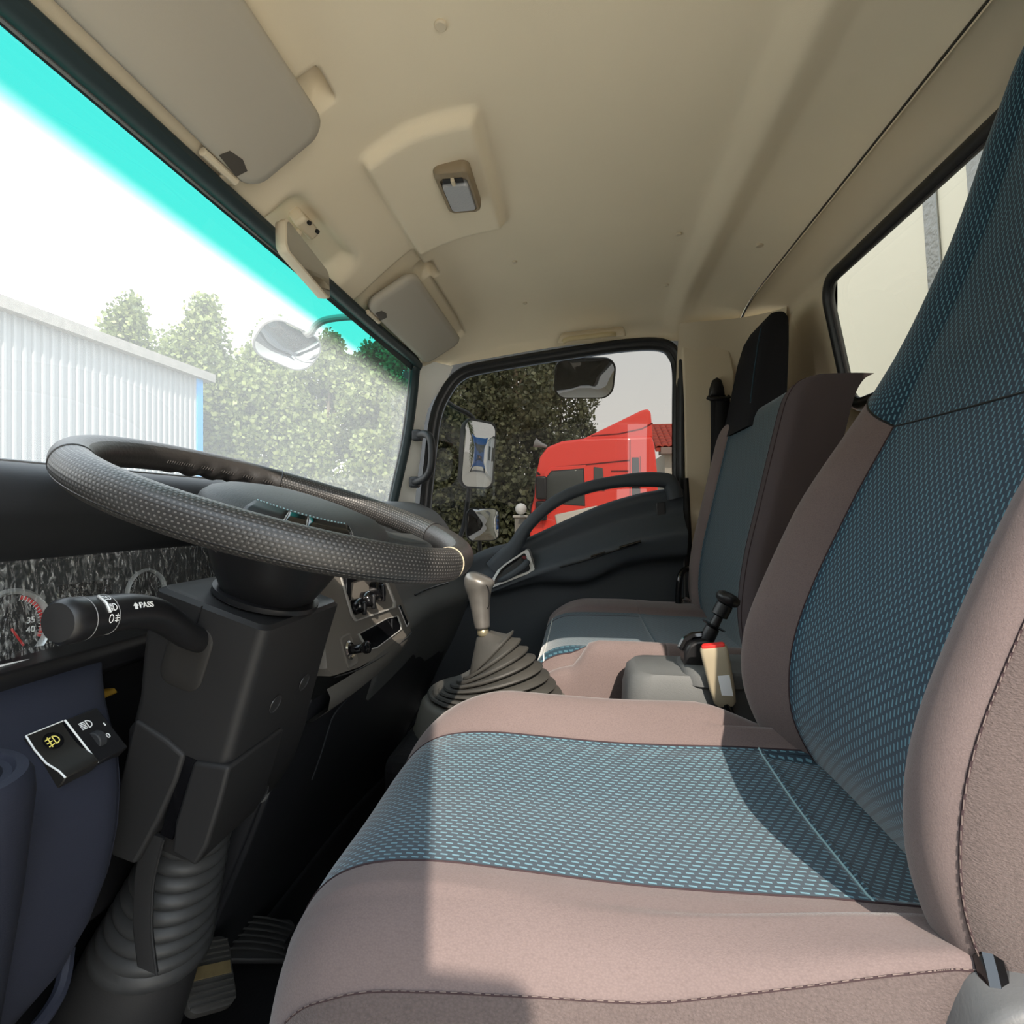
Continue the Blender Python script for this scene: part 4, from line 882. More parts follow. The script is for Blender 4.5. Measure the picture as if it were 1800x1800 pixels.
obj('centre_bar', MB().prism([f(-.008, -.028, .001), f(.008, -.028, .001), f(.008, .028, .001), f(-.008, .028, .001)], (f(0, 0, 1) - f(0, 0, 0)) * .003), mat('muddy_rubber', S(104, 92, 64), .8, .2, var=(60, .4)), t, smooth=False)
obj('pedal_arm', MB().tube(cr([f(0, 0, -.01), (.66, .56, -.64), (.665, .62, -.58), (.665, .70, -.40)], 4), .010, 10), BLACK, t)
t = thing('accelerator_pedal', 'long ribbed black accelerator pedal beside the seat front', 'pedal', (.83, .58, -.80))
f = frame((.83, .585, -.735), (.70, -.55, -.45), (.45, .75, .15))
f = frame((.83, .580, -.738), (.55, .25, .20), (-.10, .78, .38))
if (f(0, 0, 1) - f(0, 0, 0)).z < 0: f1 = f; f = lambda a, b, c=0: f1(a, b, -c)
rib_pad('pedal_pad', t, f, .068, .175, 6, mat('accelerator_rubber', S(44, 44, 44), .6, .4), across=False, bow=.02)
obj('pedal_hinge', MB().box(f(0, -.09, -.02), (.05, .02, .03)), BLACK, t, bevel=.003)
# ================================================================== driver seat
seat = thing('driver_seat', 'driver seat in mauve and blue dash pattern cloth, facing the steering wheel', 'seat', (.573, 0, -.80))
CX = .573
# cushion cross section, near side to far side: (x, z)
CS = [(.380, -.52), (.360, -.46), (.353, -.41), (.356, -.368), (.365, -.345), (.380, -.324), (.403, -.311), (.425, -.3085), (.440, -.3095),
      (.470, -.311), (.52, -.314), (.573, -.316), (.63, -.314), (.675, -.311), (.706, -.3085), (.720, -.296), (.738, -.279), (.757, -.270), (.774, -.275), (.787, -.297), (.792, -.34), (.790, -.42), (.775, -.52)]
SUB = 5
cs_ = cr(CS, SUB)
iB0, iB1, iS0 = 8 * SUB, 14 * SUB, 4 * SUB
CP_ = [(-.34, -.012), (-.30, -.010), (-.262, -.007), (-.2385, -.004), (-.2345, .0012), (-.230, -.0018), (-.226, .0), (-.20, .0), (-.12, -.003), (-.04, -.004), (.05, -.001), (.12, .001), (.175, -.003), (.212, -.014), (.239, -.034), (.257, -.062), (.266, -.10), (.267, -.15), (.261, -.205)]
cpath = cr(CP_, 4)
rings = []; acc = 0; uvv = []
SEAMT = [(-.34, .055), (-.24, .050), (-.15, .030), (-.05, .008), (.03, .0), (.12, -.010), (.2, -.014), (.27, -.010)]
for j, (y, dz) in enumerate(cpath):
    if j: acc += math.hypot(y - cpath[j - 1][0], dz - cpath[j - 1][1])
    ring = []
    fr = sst(.10, .25, y)
    for x, z in cs_:
        s = (x - CX) / .215
        k = 1.0 if z > -.36 else max(0, 1 - (-.36 - z) / .16)
        dzz = dz if y > -.2 or .445 < x < .70 else 0.0
        zz = z + dzz * (.35 + .65 * k if dzz < 0 else k)
        # bolsters flatten out at the front, corners are rounded in plan
        top = max(0, z + .312); zz -= top * .55 * fr
        yy = y - .014 * fr * abs(s) ** 5 - .006 * fr * (abs(s) ** 2)
        xx = CX + (x - CX) * (1 - .035 * sst(.20, .26, y))
        if y < -.15 and x > .73: zz -= .035 * sst(-.15, -.28, -(-y)) if False else .04 * (1 - sst(-.30, -.15, y))
        if x < .41: zz += lerp_tab(SEAMT, y) * math.exp(-((z + .345) / .035) ** 2)
        ring.append((xx, yy, max(zz, -.525)))
    rings.append(ring); uvv.append(acc)
def strip(i0, i1, uv=False, v=False):
    mb = MB(); rr_ = [r_[i0:i1 + 1] for r_ in rings]; uvs = None
    if uv: uvs = [[(uvv[j], cs_[i][0]) for i in range(i0, i1 + 1)] for j in range(len(rings))]
    return mb.loft(rr_, closed=False, uvs=uvs)
obj('cushion_panel', strip(iB0, iB1, True), BLUEC, seat, angle=180, label='blue centre panel woven with pale dashes')
obj('cushion_bolster', strip(iS0, iB0), MAUVE, seat, angle=180, label='near mauve side bolster')
obj('cushion_bolster', strip(iB1, len(cs_) - 1), MAUVE, seat, angle=180, label='far mauve side bolster')
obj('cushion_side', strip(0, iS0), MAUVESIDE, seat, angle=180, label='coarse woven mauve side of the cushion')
mb = MB(); mb.add(rings[-1], [tuple(range(len(rings[-1])))])
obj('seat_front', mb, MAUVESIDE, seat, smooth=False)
def seam_line(rg, r_, mt, name, par, step=1, lift=.0006, kind=None):
    return obj(name, MB().tube([V(p) for p in rg[::step]], r_, 6), mt, par, kind=kind)
seam_line([r_[iS0] for r_ in rings[6:]], .0008, STITCH, 'side_seam', seat)
mb = MB(); L = [V(r_[iS0]) for r_ in rings[8:]]
for a, b in zip(L, L[1:]):
    n = max(1, int((b - a).length / .006))
    for k in range(n):
        p = a.lerp(b, (k + .2) / n); q = a.lerp(b, (k + .8) / n); mb.tube([p + V((-.0007, 0, .0011)), q + V((-.0007, 0, .0011))], .00035, 4)
obj('seam_stitching', mb, mat('seam_thread', S(112, 99, 94), .9), seat, kind='stuff')
seam_line([r_[iB0] for r_ in rings[4:-6]], .0011, STITCH, 'panel_seam', seat); seam_line([r_[iB1] for r_ in rings[4:-6]], .0011, STITCH, 'panel_seam', seat)
jx = min(range(len(cpath)), key=lambda j: abs(cpath[j][0] + .231))
seam_line(rings[jx][iB0:iB1 + 1], .0012, STITCHL, 'cross_seam', seat)
seat_base = obj('seat_base', MB().box((.573, -.02, -.66), (.36, .44, .28)), BLACK, seat, bevel=.02)
obj('seat_valance', MB().box((.573, -.03, -.545), (.40, .46, .06)), BLACK, seat, bevel=.015)
# backrest: z -> (y centre, y bolster, half width)
BK = smooth_tab([(-.40, -.36, -.335, .175), (-.36, -.332, -.295, .198), (-.32, -.304, -.260, .212), (-.27, -.280, -.236, .219), (-.22, -.275, -.227, .222), (-.16, -.282, -.233, .222), (-.09, -.304, -.258, .220), (0, -.343, -.297, .217),
     (.05, -.366, -.325, .215), (.107, -.394, -.362, .214), (.15, -.412, -.390, .212), (.19, -.426, -.412, .204), (.24, -.445, -.436, .189), (.29, -.458, -.451, .166), (.338, -.470, -.464, .146), (.40, -.484, -.480, .130), (.437, -.491, -.488, .121), (.48, -.499, -.497, .106), (.516, -.505, -.504, .09), (.54, -.512, -.512, .072), (.55, -.52, -.52, .05)], 6)
# profile across: s (-1..1) and forward blend (0 centre, 1 bolster); negative blends go back along the side
PRF = [(-.80, -2.6), (-.95, -2.2), (-1.0, -1.4), (-1.0, -.5), (-.985, .30), (-.95, .72), (-.89, .97), (-.80, 1.0), (-.70, .72), (-.61, .28), (-.585, .16), (-.50, .08), (-.25, .02), (0, 0), (.25, .02), (.50, .08), (.585, .16), (.61, .28), (.70, .72), (.80, 1.0), (.89, .97), (.95, .72), (.985, .30), (1.0, -.5), (1.0, -1.4), (.95, -2.2), (.80, -2.6)]
pr_ = cr(PRF, 4); jB0, jB1 = 10 * 4, 16 * 4; jS0 = 5 * 4; jS1 = 21 * 4
brings = []; bz = []; bacc = 0; prev = None; bv = []
zsh = .107
for (z, yc, yb, hw) in BK:
    d = max(yb - yc, .012); ring = []
    for s, b in pr_:
        y = yc + (b * d if b >= 0 else b * .038)
        lift = .058 * math.exp(-((z - zsh) / .05) ** 2) * max(0, min(1, (abs(s) - .585) / .40)) ** 1.0
        z2 = z + lift; r2 = lerp_tab(BK, z2) if lift > .0005 else (yc, yb, hw)
        y = r2[0] + (b * max(r2[1] - r2[0], .012) if b >= 0 else b * .038)
        ring.append((CX + s * r2[2], y, z2))
    brings.append(ring)
    p = (yc, z); bacc += 0 if prev is None else math.hypot(p[0] - prev[0], p[1] - prev[1]); prev = p; bv.append(bacc); bz.append(z)
js = min(range(len(bz)), key=lambda j: abs(bz[j] - zsh))
def bstrip(i0, i1, j0, j1, uv=False):
    uvs = [[(bv[j], (pr_[i][0]) * .21 + .5) for i in range(i0, i1 + 1)] for j in range(j0, j1 + 1)] if uv else None
    return MB().loft([brings[j][i0:i1 + 1] for j in range(j0, j1 + 1)], closed=False, uvs=uvs)
N = len(bz) - 1; M_ = len(pr_) - 1
obj('backrest_panel', bstrip(jB0, jB1, 0, js, True), BLUEB, seat, angle=180, label='blue dash patterned middle of the backrest')
obj('backrest_bolster', bstrip(jS0, jB0, 0, js), MAUVE, seat, angle=180, label='near mauve backrest bolster')
obj('backrest_bolster', bstrip(jB1, jS1, 0, js), MAUVE, seat, angle=180, label='far mauve backrest bolster')
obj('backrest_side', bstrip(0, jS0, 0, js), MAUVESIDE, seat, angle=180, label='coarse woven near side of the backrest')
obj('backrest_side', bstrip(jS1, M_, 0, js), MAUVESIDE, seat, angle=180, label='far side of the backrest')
hr = obj('headrest', bstrip(0, M_, js, N, True), BLUEB, seat, angle=180, label='tall blue integrated headrest')
obj('headrest_top', (lambda m: (m.add(brings[-1], [tuple(range(len(brings[-1])))]), m)[1])(MB()), BLUEB, seat, smooth=False)
mb = MB(); mb.loft([[brings[j][0], brings[j][M_]] for j in range(len(brings))], closed=False); obj('backrest_back', mb, DARKFAB, seat)
mb = MB(); mb.add(brings[0], [tuple(range(len(brings[0])))]); obj('backrest_foot', mb, DARKFAB, seat, smooth=False)
seam_line([brings[j][jS0] for j in range(2, js)], .0009, STITCH, 'side_seam', seat)
mb = MB(); L = [V(brings[j][jS0]) for j in range(2, js)]
for a, b in zip(L, L[1:]):
    n = max(1, int((b - a).length / .006))
    for k in range(n):
        mb.tube([a.lerp(b, (k + .2) / n) + V((-.0014, .0006, 0)), a.lerp(b, (k + .8) / n) + V((-.001, .0006, 0))], .0004, 4)
obj('seam_stitching', mb, bpy.data.materials['seam_thread'], seat, kind='stuff')
seam_line([brings[j][jB0] for j in range(0, js + 1)], .0011, STITCH, 'panel_seam', seat); seam_line([brings[j][jB1] for j in range(0, js + 1)], .0011, STITCH, 'panel_seam', seat)
seam_line(brings[js], .0014, BLACK, 'shoulder_seam', seat)
# recliner: black lever and grey plastic cover at the near rear corner
obj('recliner_lever', MB().tube(cr([(.372, -.262, -.285), (.354, -.256, -.305), (.346, -.246, -.33), (.340, -.234, -.365), (.337, -.222, -.40)], 4), [.011] * 5 + [.010] * 12, 10, ex=.8), GLOSS, seat)
_rp = [(-.215, -.40), (-.222, -.345), (-.243, -.300), (-.275, -.288), (-.33, -.285), (-.38, -.30), (-.40, -.36), (-.38, -.42), (-.30, -.45), (-.24, -.44)]
REC = cr(_rp[-2:] + _rp + _rp[:2], 4)[8:-4]
obj('recliner_cover', MB().loft([[(.352 - h, y, z) for y, z in shrink(REC, k)] for h, k in ((-.012, 1.0), (.010, 1.0), (.015, .985), (.018, .95), (.018, .82), (.015, .78), (.011, .76))], True, False, True), mat('recliner_plastic', S(92, 93, 94), .5, .4, bump=(500, .3, .0006)), seat, angle=50)

# ================================================================== passenger bench
bench = thing('passenger_bench', 'passenger bench seat in blue cloth with mauve bolsters by the far door', 'seat', (1.27, -.1, -.80))
BC = [(.995, -.52), (.985, -.45), (.982, -.36), (.985, -.292), (.993, -.262), (1.008, -.251), (1.025, -.254), (1.038, -.268), (1.09, -.272), (1.2, -.274), (1.32, -.272), (1.388, -.268), (1.41, -.254), (1.45, -.246), (1.50, -.250), (1.525, -.27), (1.535, -.34), (1.53, -.52)]
bc = cr(BC, 4); k0, k1 = 7 * 4, 11 * 4
bp_ = cr([(-.42, -.01), (-.3, -.006), (-.2, -.004), (-.16, -.001), (-.155, -.006), (-.15, -.001), (-.05, 0), (.02, -.002), (.055, -.010), (.080, -.026), (.092, -.05), (.094, -.10), (.088, -.2)], 4)
brs = []; ba = 0; bu = []
for j, (y, dz) in enumerate(bp_):
    if j: ba += math.hypot(y - bp_[j - 1][0], dz - bp_[j - 1][1])
    bu.append(ba); ring = []
    for x, z in bc:
        k = 1.0 if z > -.30 else max(0, 1 - (-.30 - z) / .2)
        zz = z + dz * k
        nb = 1 - sst(1.025, 1.045, x)                      # the near bolster stops short of the front
        zz -= nb * .05 * sst(-.02, .025, y) * k; yy = y - .006 * nb
        zz -= .02 * sst(1.39, 1.42, x) * sst(-.02, .09, y) - 0
        ring.append((x, yy, max(zz, -.525)))
    brs.append(ring)
def gs(rg, i0, i1, uvs=None): return MB().loft([r_[i0:i1 + 1] for r_ in rg], closed=False, uvs=[[(uvs[j], bc[i][0]) for i in range(i0, i1 + 1)] for j in range(len(rg))] if uvs else None)
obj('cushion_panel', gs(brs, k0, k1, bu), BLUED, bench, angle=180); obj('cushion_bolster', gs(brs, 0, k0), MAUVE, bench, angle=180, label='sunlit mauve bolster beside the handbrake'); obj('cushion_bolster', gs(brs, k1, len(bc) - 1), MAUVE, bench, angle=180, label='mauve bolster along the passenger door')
mb = MB(); mb.add(brs[-1], [tuple(range(len(brs[-1])))]); obj('bench_front', mb, MAUVE, bench, smooth=False)
seam_line([r_[k0] for r_ in brs[:-8]], .0011, STITCH, 'panel_seam', bench); obj('piping', MB().tube([brs[j][k1 - 2] for j in range(20, len(brs) - 8)], .001, 6), STITCH, bench)
obj('front_piping', MB().tube([brs[-14][i] for i in range(k0, k1 + 1)], .0016, 6), mat('pale_piping', S(190, 190, 186), .7), bench)
obj('bench_base', MB().box((1.26, -.14, -.66), (.50, .44, .28)), BLACK, bench, bevel=.02)
BB = smooth_tab([(-.34, -.345), (-.28, -.320), (-.22, -.308), (-.16, -.309), (-.08, -.320), (0, -.338), (.08, -.356), (.15, -.372), (.20, -.384), (.225, -.393), (.242, -.405), (.25, -.42)], 4)
P2 = [(1.00, -.105), (.992, -.07), (.992, -.02), (1.0, -.004), (1.02, .004), (1.055, .0), (1.07, -.004), (1.10, -.008), (1.25, -.010), (1.40, -.008), (1.425, .0), (1.46, .008), (1.50, .005), (1.525, -.01), (1.535, -.05), (1.53, -.105)]
p2 = cr(P2, 4); q0, q1 = 6 * 4, 9 * 4 + 2
b2 = []; v2 = []; a2 = 0; pv = None
for z, y in BB:
    cl = max(0, z - .20) / .05; b2.append([(x, y + dy * (1 - .5 * cl if dy > 0 else 1), z + (.0 if x < 1.3 else 0)) for x, dy in p2])
    a2 += 0 if pv is None else math.hypot(y - pv[0], z - pv[1]); pv = (y, z); v2.append(a2)
def g2(i0, i1, uv=False): return MB().loft([r_[i0:i1 + 1] for r_ in b2], closed=False, uvs=[[(v2[j], p2[i][0]) for i in range(i0, i1 + 1)] for j in range(len(b2))] if uv else None)
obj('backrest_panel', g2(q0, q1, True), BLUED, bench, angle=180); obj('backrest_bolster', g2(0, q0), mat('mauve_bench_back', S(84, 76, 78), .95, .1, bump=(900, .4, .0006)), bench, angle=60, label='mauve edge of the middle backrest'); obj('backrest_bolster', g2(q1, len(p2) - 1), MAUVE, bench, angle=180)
mb = MB(); mb.add(b2[-1], [tuple(range(len(b2[-1])))]); obj('backrest_top', mb, bpy.data.materials['mauve_bench_back'], bench, smooth=False)
seam_line([r_[4 * 4] for r_ in b2], .0012, STITCH, 'side_seam', bench); seam_line([r_[q0] for r_ in b2], .0011, STITCH, 'panel_seam', bench)
hb_ = MB(); rs = []
for z, x0, x1, yf, yb in ((.20, 1.24, 1.50, -.385, -.47), (.25, 1.265, 1.50, -.400, -.48), (.33, 1.275, 1.488, -.413, -.487), (.40, 1.282, 1.476, -.424, -.492), (.445, 1.290, 1.46, -.434, -.495), (.470, 1.30, 1.445, -.447, -.497), (.486, 1.315, 1.42, -.462, -.495), (.489, 1.33, 1.40, -.472, -.49)):
    cx, cy = (x0 + x1) / 2, (yf + yb) / 2; rs.append([(cx + a, cy + b, z) for a, b in rrect(x1 - x0, yf - yb, .016, 4)])
obj('headrest', hb_.loft(rs, True, True, True), DARKFAB, bench, angle=45, label='tall dark headrest of the outer seat')
hp = [(x0_ + .004, yf_ + .0005, z_) for z_, x0_, yf_ in ((.26, 1.268, -.4015), (.33, 1.279, -.413), (.40, 1.286, -.424), (.445, 1.294, -.434))]
obj('headrest_seam', MB().tube([(x + .008, y + .001, z) for x, y, z in hp], .0016, 6), BLUED, bench)

# ================================================================== between the seats
t = thing('gear_lever', 'gear lever with worn silver knob standing in its rubber boot', 'gear lever', (.94, .18, -.25))
kp = cr([(.940, .181, -.216), (.940, .183, -.20), (.940, .185, -.18), (.940, .187, -.155), (.940, .188, -.138), (.940, .186, -.126), (.940, .184, -.119), (.940, .183, -.1165)], 3)
kr = cr([(.0140,), (.0155,), (.0175,), (.0215,), (.0270,), (.0285,), (.0215,), (.007,)], 3)
obj('knob', MB().tube(kp, [q[0] for q in kr], 24, ex=1.05), KNOB, t, angle=180)
obj('knob_seam', MB().tube(cr([(.912, .19, -.135), (.916, .172, -.132), (.921, .165, -.145), (.9265, .166, -.17), (.930, .170, -.178)], 5), .0009, 5), BLACK, t)
obj('collar', MB().lathe([(.008, -.014), (.0105, -.012), (.011, -.004), (.0095, .0), (.007, .002)], (.940, .1805, -.217), (0, .04, 1), 20), mat('brass_collar', S(190, 180, 150), .35, .5, metal=.8), t, angle=50)
obj('shaft', MB().tube([(.940, .178, -.29), (.940, .181, -.21)], .006, 10), CHROME, t)
t = thing('gear_boot', 'dusty black concertina gear lever boot on its oval base', 'boot', (.95, .16, -.40))
rs = []; NF = 8
def eboot(yl, zl, yr, zr, rx, s=1.0, n=40, up=0):
    c = V((.945, (yl + yr) / 2, (zl + zr) / 2 + up)); h = V((0, (yl - yr) / 2, (zl - zr) / 2)) * s
    return [c + h * math.cos(2 * math.pi * k / n) + V((rx * s, 0, 0)) * math.sin(2 * math.pi * k / n) for k in range(n)]
for i in range(NF):
    k = i / (NF - 1); e = k ** 1.1
    yl, zl = .285 - .078 * e, -.336 + .030 * e ** 1.5; yr, zr = .033 + .090 * e, -.334 + .112 * e ** .9; rx = .105 - .072 * e
    rs += [eboot(yl, zl, yr, zr, rx, .86, up=-.006), eboot(yl, zl, yr, zr, rx, .98, up=-.003), eboot(yl, zl, yr, zr, rx, 1.0), eboot(yl, zl, yr, zr, rx, .98, up=.003)]
rs += [eboot(.200, -.270, .135, -.228, .022, 1), eboot(.193, -.236, .165, -.222, .012, 1)]
obj('bellows', MB().loft(rs, True, True, True), BOOT, t, angle=50)
mb = MB().loft([eboot(.318, -.415, .010, -.40, .130), eboot(.310, -.40, .012, -.39, .125), eboot(.296, -.352, .020, -.35, .115), eboot(.288, -.345, .028, -.343, .108), eboot(.26, -.343, .06, -.341, .09)], True, True, True)
obj('base', mb, mat('dusty_base', S(90, 88, 82), .6, .3, var=(20, .12), bump=(300, .2, .0005)), t, angle=50)
obj('base_skirt', MB().loft([eboot(.335, -.50, -.01, -.50, .15), eboot(.322, -.412, .006, -.405, .134)], True), BLACK, t)
t = thing('handbrake_console', 'grey plastic console between the seats under the handbrake', 'console', (.90, -.2, -.40))
rs = []
for h, sh in ((-.42, 1.0), (-.30, .97), (-.272, .93), (-.262, .86)):
    rs.append([(.905 + a * sh, -.23 + b * sh, h + .012 * sh * 0) for a, b in rrect(.135, .32, .035, 5)])
obj('console_body', MB().loft(rs, True, True, True), CONSOLE, t, angle=50)
obj('console_step', MB().loft([[(.895 + a * s_, -.275 + b * s_, z) for a, b in rrect(.12, .22, .03, 5)] for z, s_ in ((-.275, 1), (-.258, .98), (-.252, .92))], True, False, True), CONSOLE, t, angle=50)
t = thing('handbrake', 'black handbrake lever with round push knob between the seats', 'handbrake', (.90, -.21, -.27))
def dshape(x): return [(x, y, z) for y, z in [(-.172, -.262), (-.1705, -.235), (-.178, -.220), (-.190, -.2125), (-.205, -.2105), (-.220, -.215), (-.230, -.228), (-.234, -.262)]]
obj('pivot_housing', MB().prism(dshape(.876), (.042, 0, 0)), BLACK, t, bevel=.005, seg=3)
obj('lever_slot', MB().tube([(.897, y + .002, z + .003) for y, z in [(-.1705, -.235), (-.178, -.220), (-.190, -.2125), (-.205, -.2105), (-.22, -.215)]], .007, 8), GLOSS, t)
lv = V((0, -.50, 1)).normalized(); o_ = V((.897, -.205, -.225))
obj('lever_shaft', MB().lathe([(.0115, 0), (.0125, .005), (.0115, .034), (.0085, .036), (.0075, .056), (.0075, .06)], o_, lv, 20), BLACK, t, angle=40)
obj('release_flange', MB().lathe([(.008, .0), (.019, .001), (.021, .003), (.008, .0045)], o_ + lv * .036, lv, 28), GLOSS, t, angle=40)
obj('grip_sleeve', MB().lathe([(.010, .056), (.0135, .058), (.0135, .078), (.011, .080)], o_, lv, 24), BLACK, t, angle=40)
obj('push_knob', MB().lathe([(.010, .078), (.0185, .083), (.0205, .089), (.0185, .095), (.011, .099), (0, .100)], o_, lv, 28), BLACK, t, angle=60)
t = thing('belt_buckle', 'beige seat belt buckle with red button and white sticker beside the driver seat', 'buckle', (.825, -.225, -.30))
bo = V((.826, -.213, -.253)); bu_ = V((0, .22, 1)).normalized(); f = frame(bo, (-.25, -.97, .2), bu_)
mb = MB().loft([[f(a * s_, h, b * s_) for a, b in rrect(.040, .022, .006, 4)] for h, s_ in ((-.046, .55), (-.040, .80), (-.02, .92), (.03, 1.0), (.043, 1.0), (.046, .92))], True, True, True)
obj('buckle_body', mb, BUCKLE, t, angle=50)
obj('red_release', MB().loft([[f(a * s_, h, b * s_) for a, b in rrect(.034, .015, .004, 4)] for h, s_ in ((.044, 1), (.0485, 1), (.050, .9))], True, True, True), RED, t, angle=40)
nb = f(0, 0, 1) - f(0, 0, 0); sg = 1 if nb.x < 0 else -1
obj('sticker', MB().prism([f(a, h, .0112 * sg) for a, h in ((-.002, .004), (.015, .004), (.014, -.028), (-.002, -.026))], nb * sg * .0004), WHITE, t, smooth=False)
obj('buckle_stalk', MB().tube(cr([bo + bu_ * -.042, bo + bu_ * -.06 + V((0, -.004, 0)), bo + V((.01, -.03, -.10))], 4), .006, 10, ex=1.6), GLOSS, t)
tag(obj('bench_latch', MB().tube(cr([(1.47, -.318, -.235), (1.465, -.30, -.245), (1.46, -.285, -.238), (1.468, -.275, -.25)], 4), .005, 8), CHROME), 'small chrome latch in the corner of the passenger bench', 'latch')
# ================================================================== outside: ground, yard, mirrors on the cab
GZ = -1.62
tag(obj('ground', (lambda m: (m.add([(-80, -80, GZ), (120, -80, GZ), (120, 80, GZ), (-80, 80, GZ)], [(0, 1, 2, 3)]), m)[1])(MB()), mat('pale_concrete_yard', S(206, 198, 184), .9, .2, var=(.4, .1)), smooth=False), 'pale concrete yard around the truck', kind='structure')
MH = mat('mirror_housing', S(40, 42, 44), .5, .4); PALEM = mat('pale_mirror_housing', S(168, 166, 164), .5, .4)
def mirror_thing(name, label, c, n, w_, h_, depth, r, hous, roll=0, convex=0, cap=.7, up=(0, 0, 1)):
    c = V(c); n = V(n).normalized(); u = V(up).cross(n).normalized(); v_ = n.cross(u)
    if roll: q = Matrix.Rotation(R(roll), 3, n); u = q @ u; v_ = q @ v_
    t = thing(name, label, 'mirror', tuple(c - v_ * h_ / 2), 'outside mirrors of the truck')
    rr_ = rrect(w_, h_, r, 6); P = lambda a, b, h: c + u * a + v_ * b + n * h
    obj('housing', MB().loft([[P(a * s_, b * s_, h) for a, b in rr_] for h, s_ in ((-depth, cap * .8), (-depth * .85, cap), (-depth * .45, .93), (-.006, 1.0), (.003, 1.0), (.004, .95), (.001, .93))], True, True, True), hous, t, angle=50)
    rings = []
    for s_ in (.94, .8, .6, .4, .2, .02): rings.append([P(a * s_, b * s_, .0015 + convex * (1 - s_ * s_)) for a, b in rr_])
    obj('mirror_face', MB().loft(rings, True, False, True), MIRROR, t, angle=180)
    return t, P
t, P = mirror_thing('door_mirror', 'tall rectangular main mirror outside the passenger window', (2.20, .440, .251), (-.774, -1.175, -.13), .200, .300, .06, .042, MH, convex=.004)
obj('mirror_arm', MB().tube(cr([P(0, .06, -.045), P(.01, .16, -.06), (2.15, .55, .46), (1.95, .60, .50), (1.66, .58, .46)], 5), .011, 10), MH, t)
obj('mirror_arm', MB().tube(cr([P(0, -.06, -.045), P(.0, -.20, -.05), (2.2, .52, -.10), (2.0, .56, -.24), (1.70, .58, -.24)], 5), .011, 10), MH, t)
t, P = mirror_thing('wide_angle_mirror', 'small square wide angle mirror below the tall passenger mirror', (2.12, .406, -.053), (-.80, -.60, .0), .153, .139, .05, .03, MH, convex=.016)
obj('mirror_arm', MB().tube([P(0, -.03, -.035), P(.0, -.12, -.03), (2.12, .46, -.24)], .009, 10), MH, t)
t, P = mirror_thing('kerb_mirror', 'dark kerb mirror hanging at the top of the passenger window', (1.84, -.015, .475), (-.80, -.10, -.58), .215, .150, .055, .045, MH, convex=.02)
obj('mirror_arm', MB().tube(cr([P(0, .05, -.04), (1.90, .03, .58), (1.80, .10, .62), (1.66, .15, .60)], 5), .010, 10), MH, t)
t, P = mirror_thing('front_mirror', 'pale front view mirror hanging outside the windscreen', (1.345, .815, .468), (-.35, -.52, -.62), .185, .125, .06, .05, PALEM, convex=.02, roll=-12)
obj('mirror_arm', MB().tube(cr([P(.03, .02, -.05), (1.35, .755, .500), (1.35, .735, .522), (1.35, .70, .538), (1.36, .62, .545), (1.38, .55, .535)], 5), .0095, 10), PALEM, t)
# own cargo box behind the back window
t = thing('cargo_box', 'cream cargo box panel behind the cab back window', 'cargo box', (.9, -1.6, -.75))
CREAM = mat('cream_panel', S(232, 226, 206), .5, .3, var=(3, .02)); STRIP = mat('embossed_grey_strip', S(150, 150, 146), .35, .4, metal=.4, bump=(60, .8, .004))
obj('front_panel', MB().box((.92, -1.02, .12), (2.56, .04, 1.85)), CREAM, t, bevel=.01)
obj('side_panel', MB().box((-.33, -3.0, .12), (.04, 4.0, 1.85)), CREAM, t); obj('side_panel', MB().box((2.18, -3.0, .12), (.04, 4.0, 1.85)), CREAM, t); obj('box_roof', MB().box((.92, -3.0, 1.06), (2.56, 4.0, .04)), CREAM, t)
for x in (1.60, 1.43, 1.29):
    obj('panel_strip', MB().prism([(x, -.998, 1.0), (x + .055, -.998, 1.0), (x - .115 + .055, -.998, -.2), (x - .115, -.998, -.2)], (0, .006, 0)), STRIP, t, bevel=.002)

# unseen wall and block, added to cast the shade on seat and column
t = thing('shade_wall', 'added unseen wall and block that shade the driver seat and column', 'wall', (-1.2, 1.85, GZ))
obj('wall_body', MB().box((-1.2, 1.85, (1.42 + GZ) / 2), (.24, 4.30, 1.42 - GZ)), mat('shade_wall_grey', S(120, 113, 106), .9, .2, var=(3, .1)), t, bevel=.02)
obj('shadow_block', MB().box((-1.2, -.340, .565), (.12, .105, .66)), GREYPL, t, bevel=.02, seg=3)  # block added for the rounded shadow at the near seat edge
# the driver door itself, swung open
t = thing('open_driver_door', 'driver door standing open with charcoal trim', 'door', (-.28, .66, -.8))
f = frame((.17, .60, 0), (-.99, .14, 0), (0, 0, 1))
obj('door_skin', MB().prism([f(a, b, -.03) for a, b in ((0, -.8), (.86, -.8), (.88, .02), (.80, .08), (.0, -.12))], (f(0, 0, 1) - f(0, 0, 0)) * .06), DOORP, t, bevel=.015)
obj('window_frame', MB().tube([f(a, b, 0) for a, b in ((.02, -.12), (.06, .30), (.16, .44), (.70, .50), (.80, .44), (.84, .05))], .018, 8), RUBBER, t)
obj('window_glass', MB().poly([f(a, b, 0) for a, b in ((.02, -.12), (.06, .30), (.16, .44), (.70, .50), (.80, .44), (.84, .05))]), SIDEG, t, smooth=False)

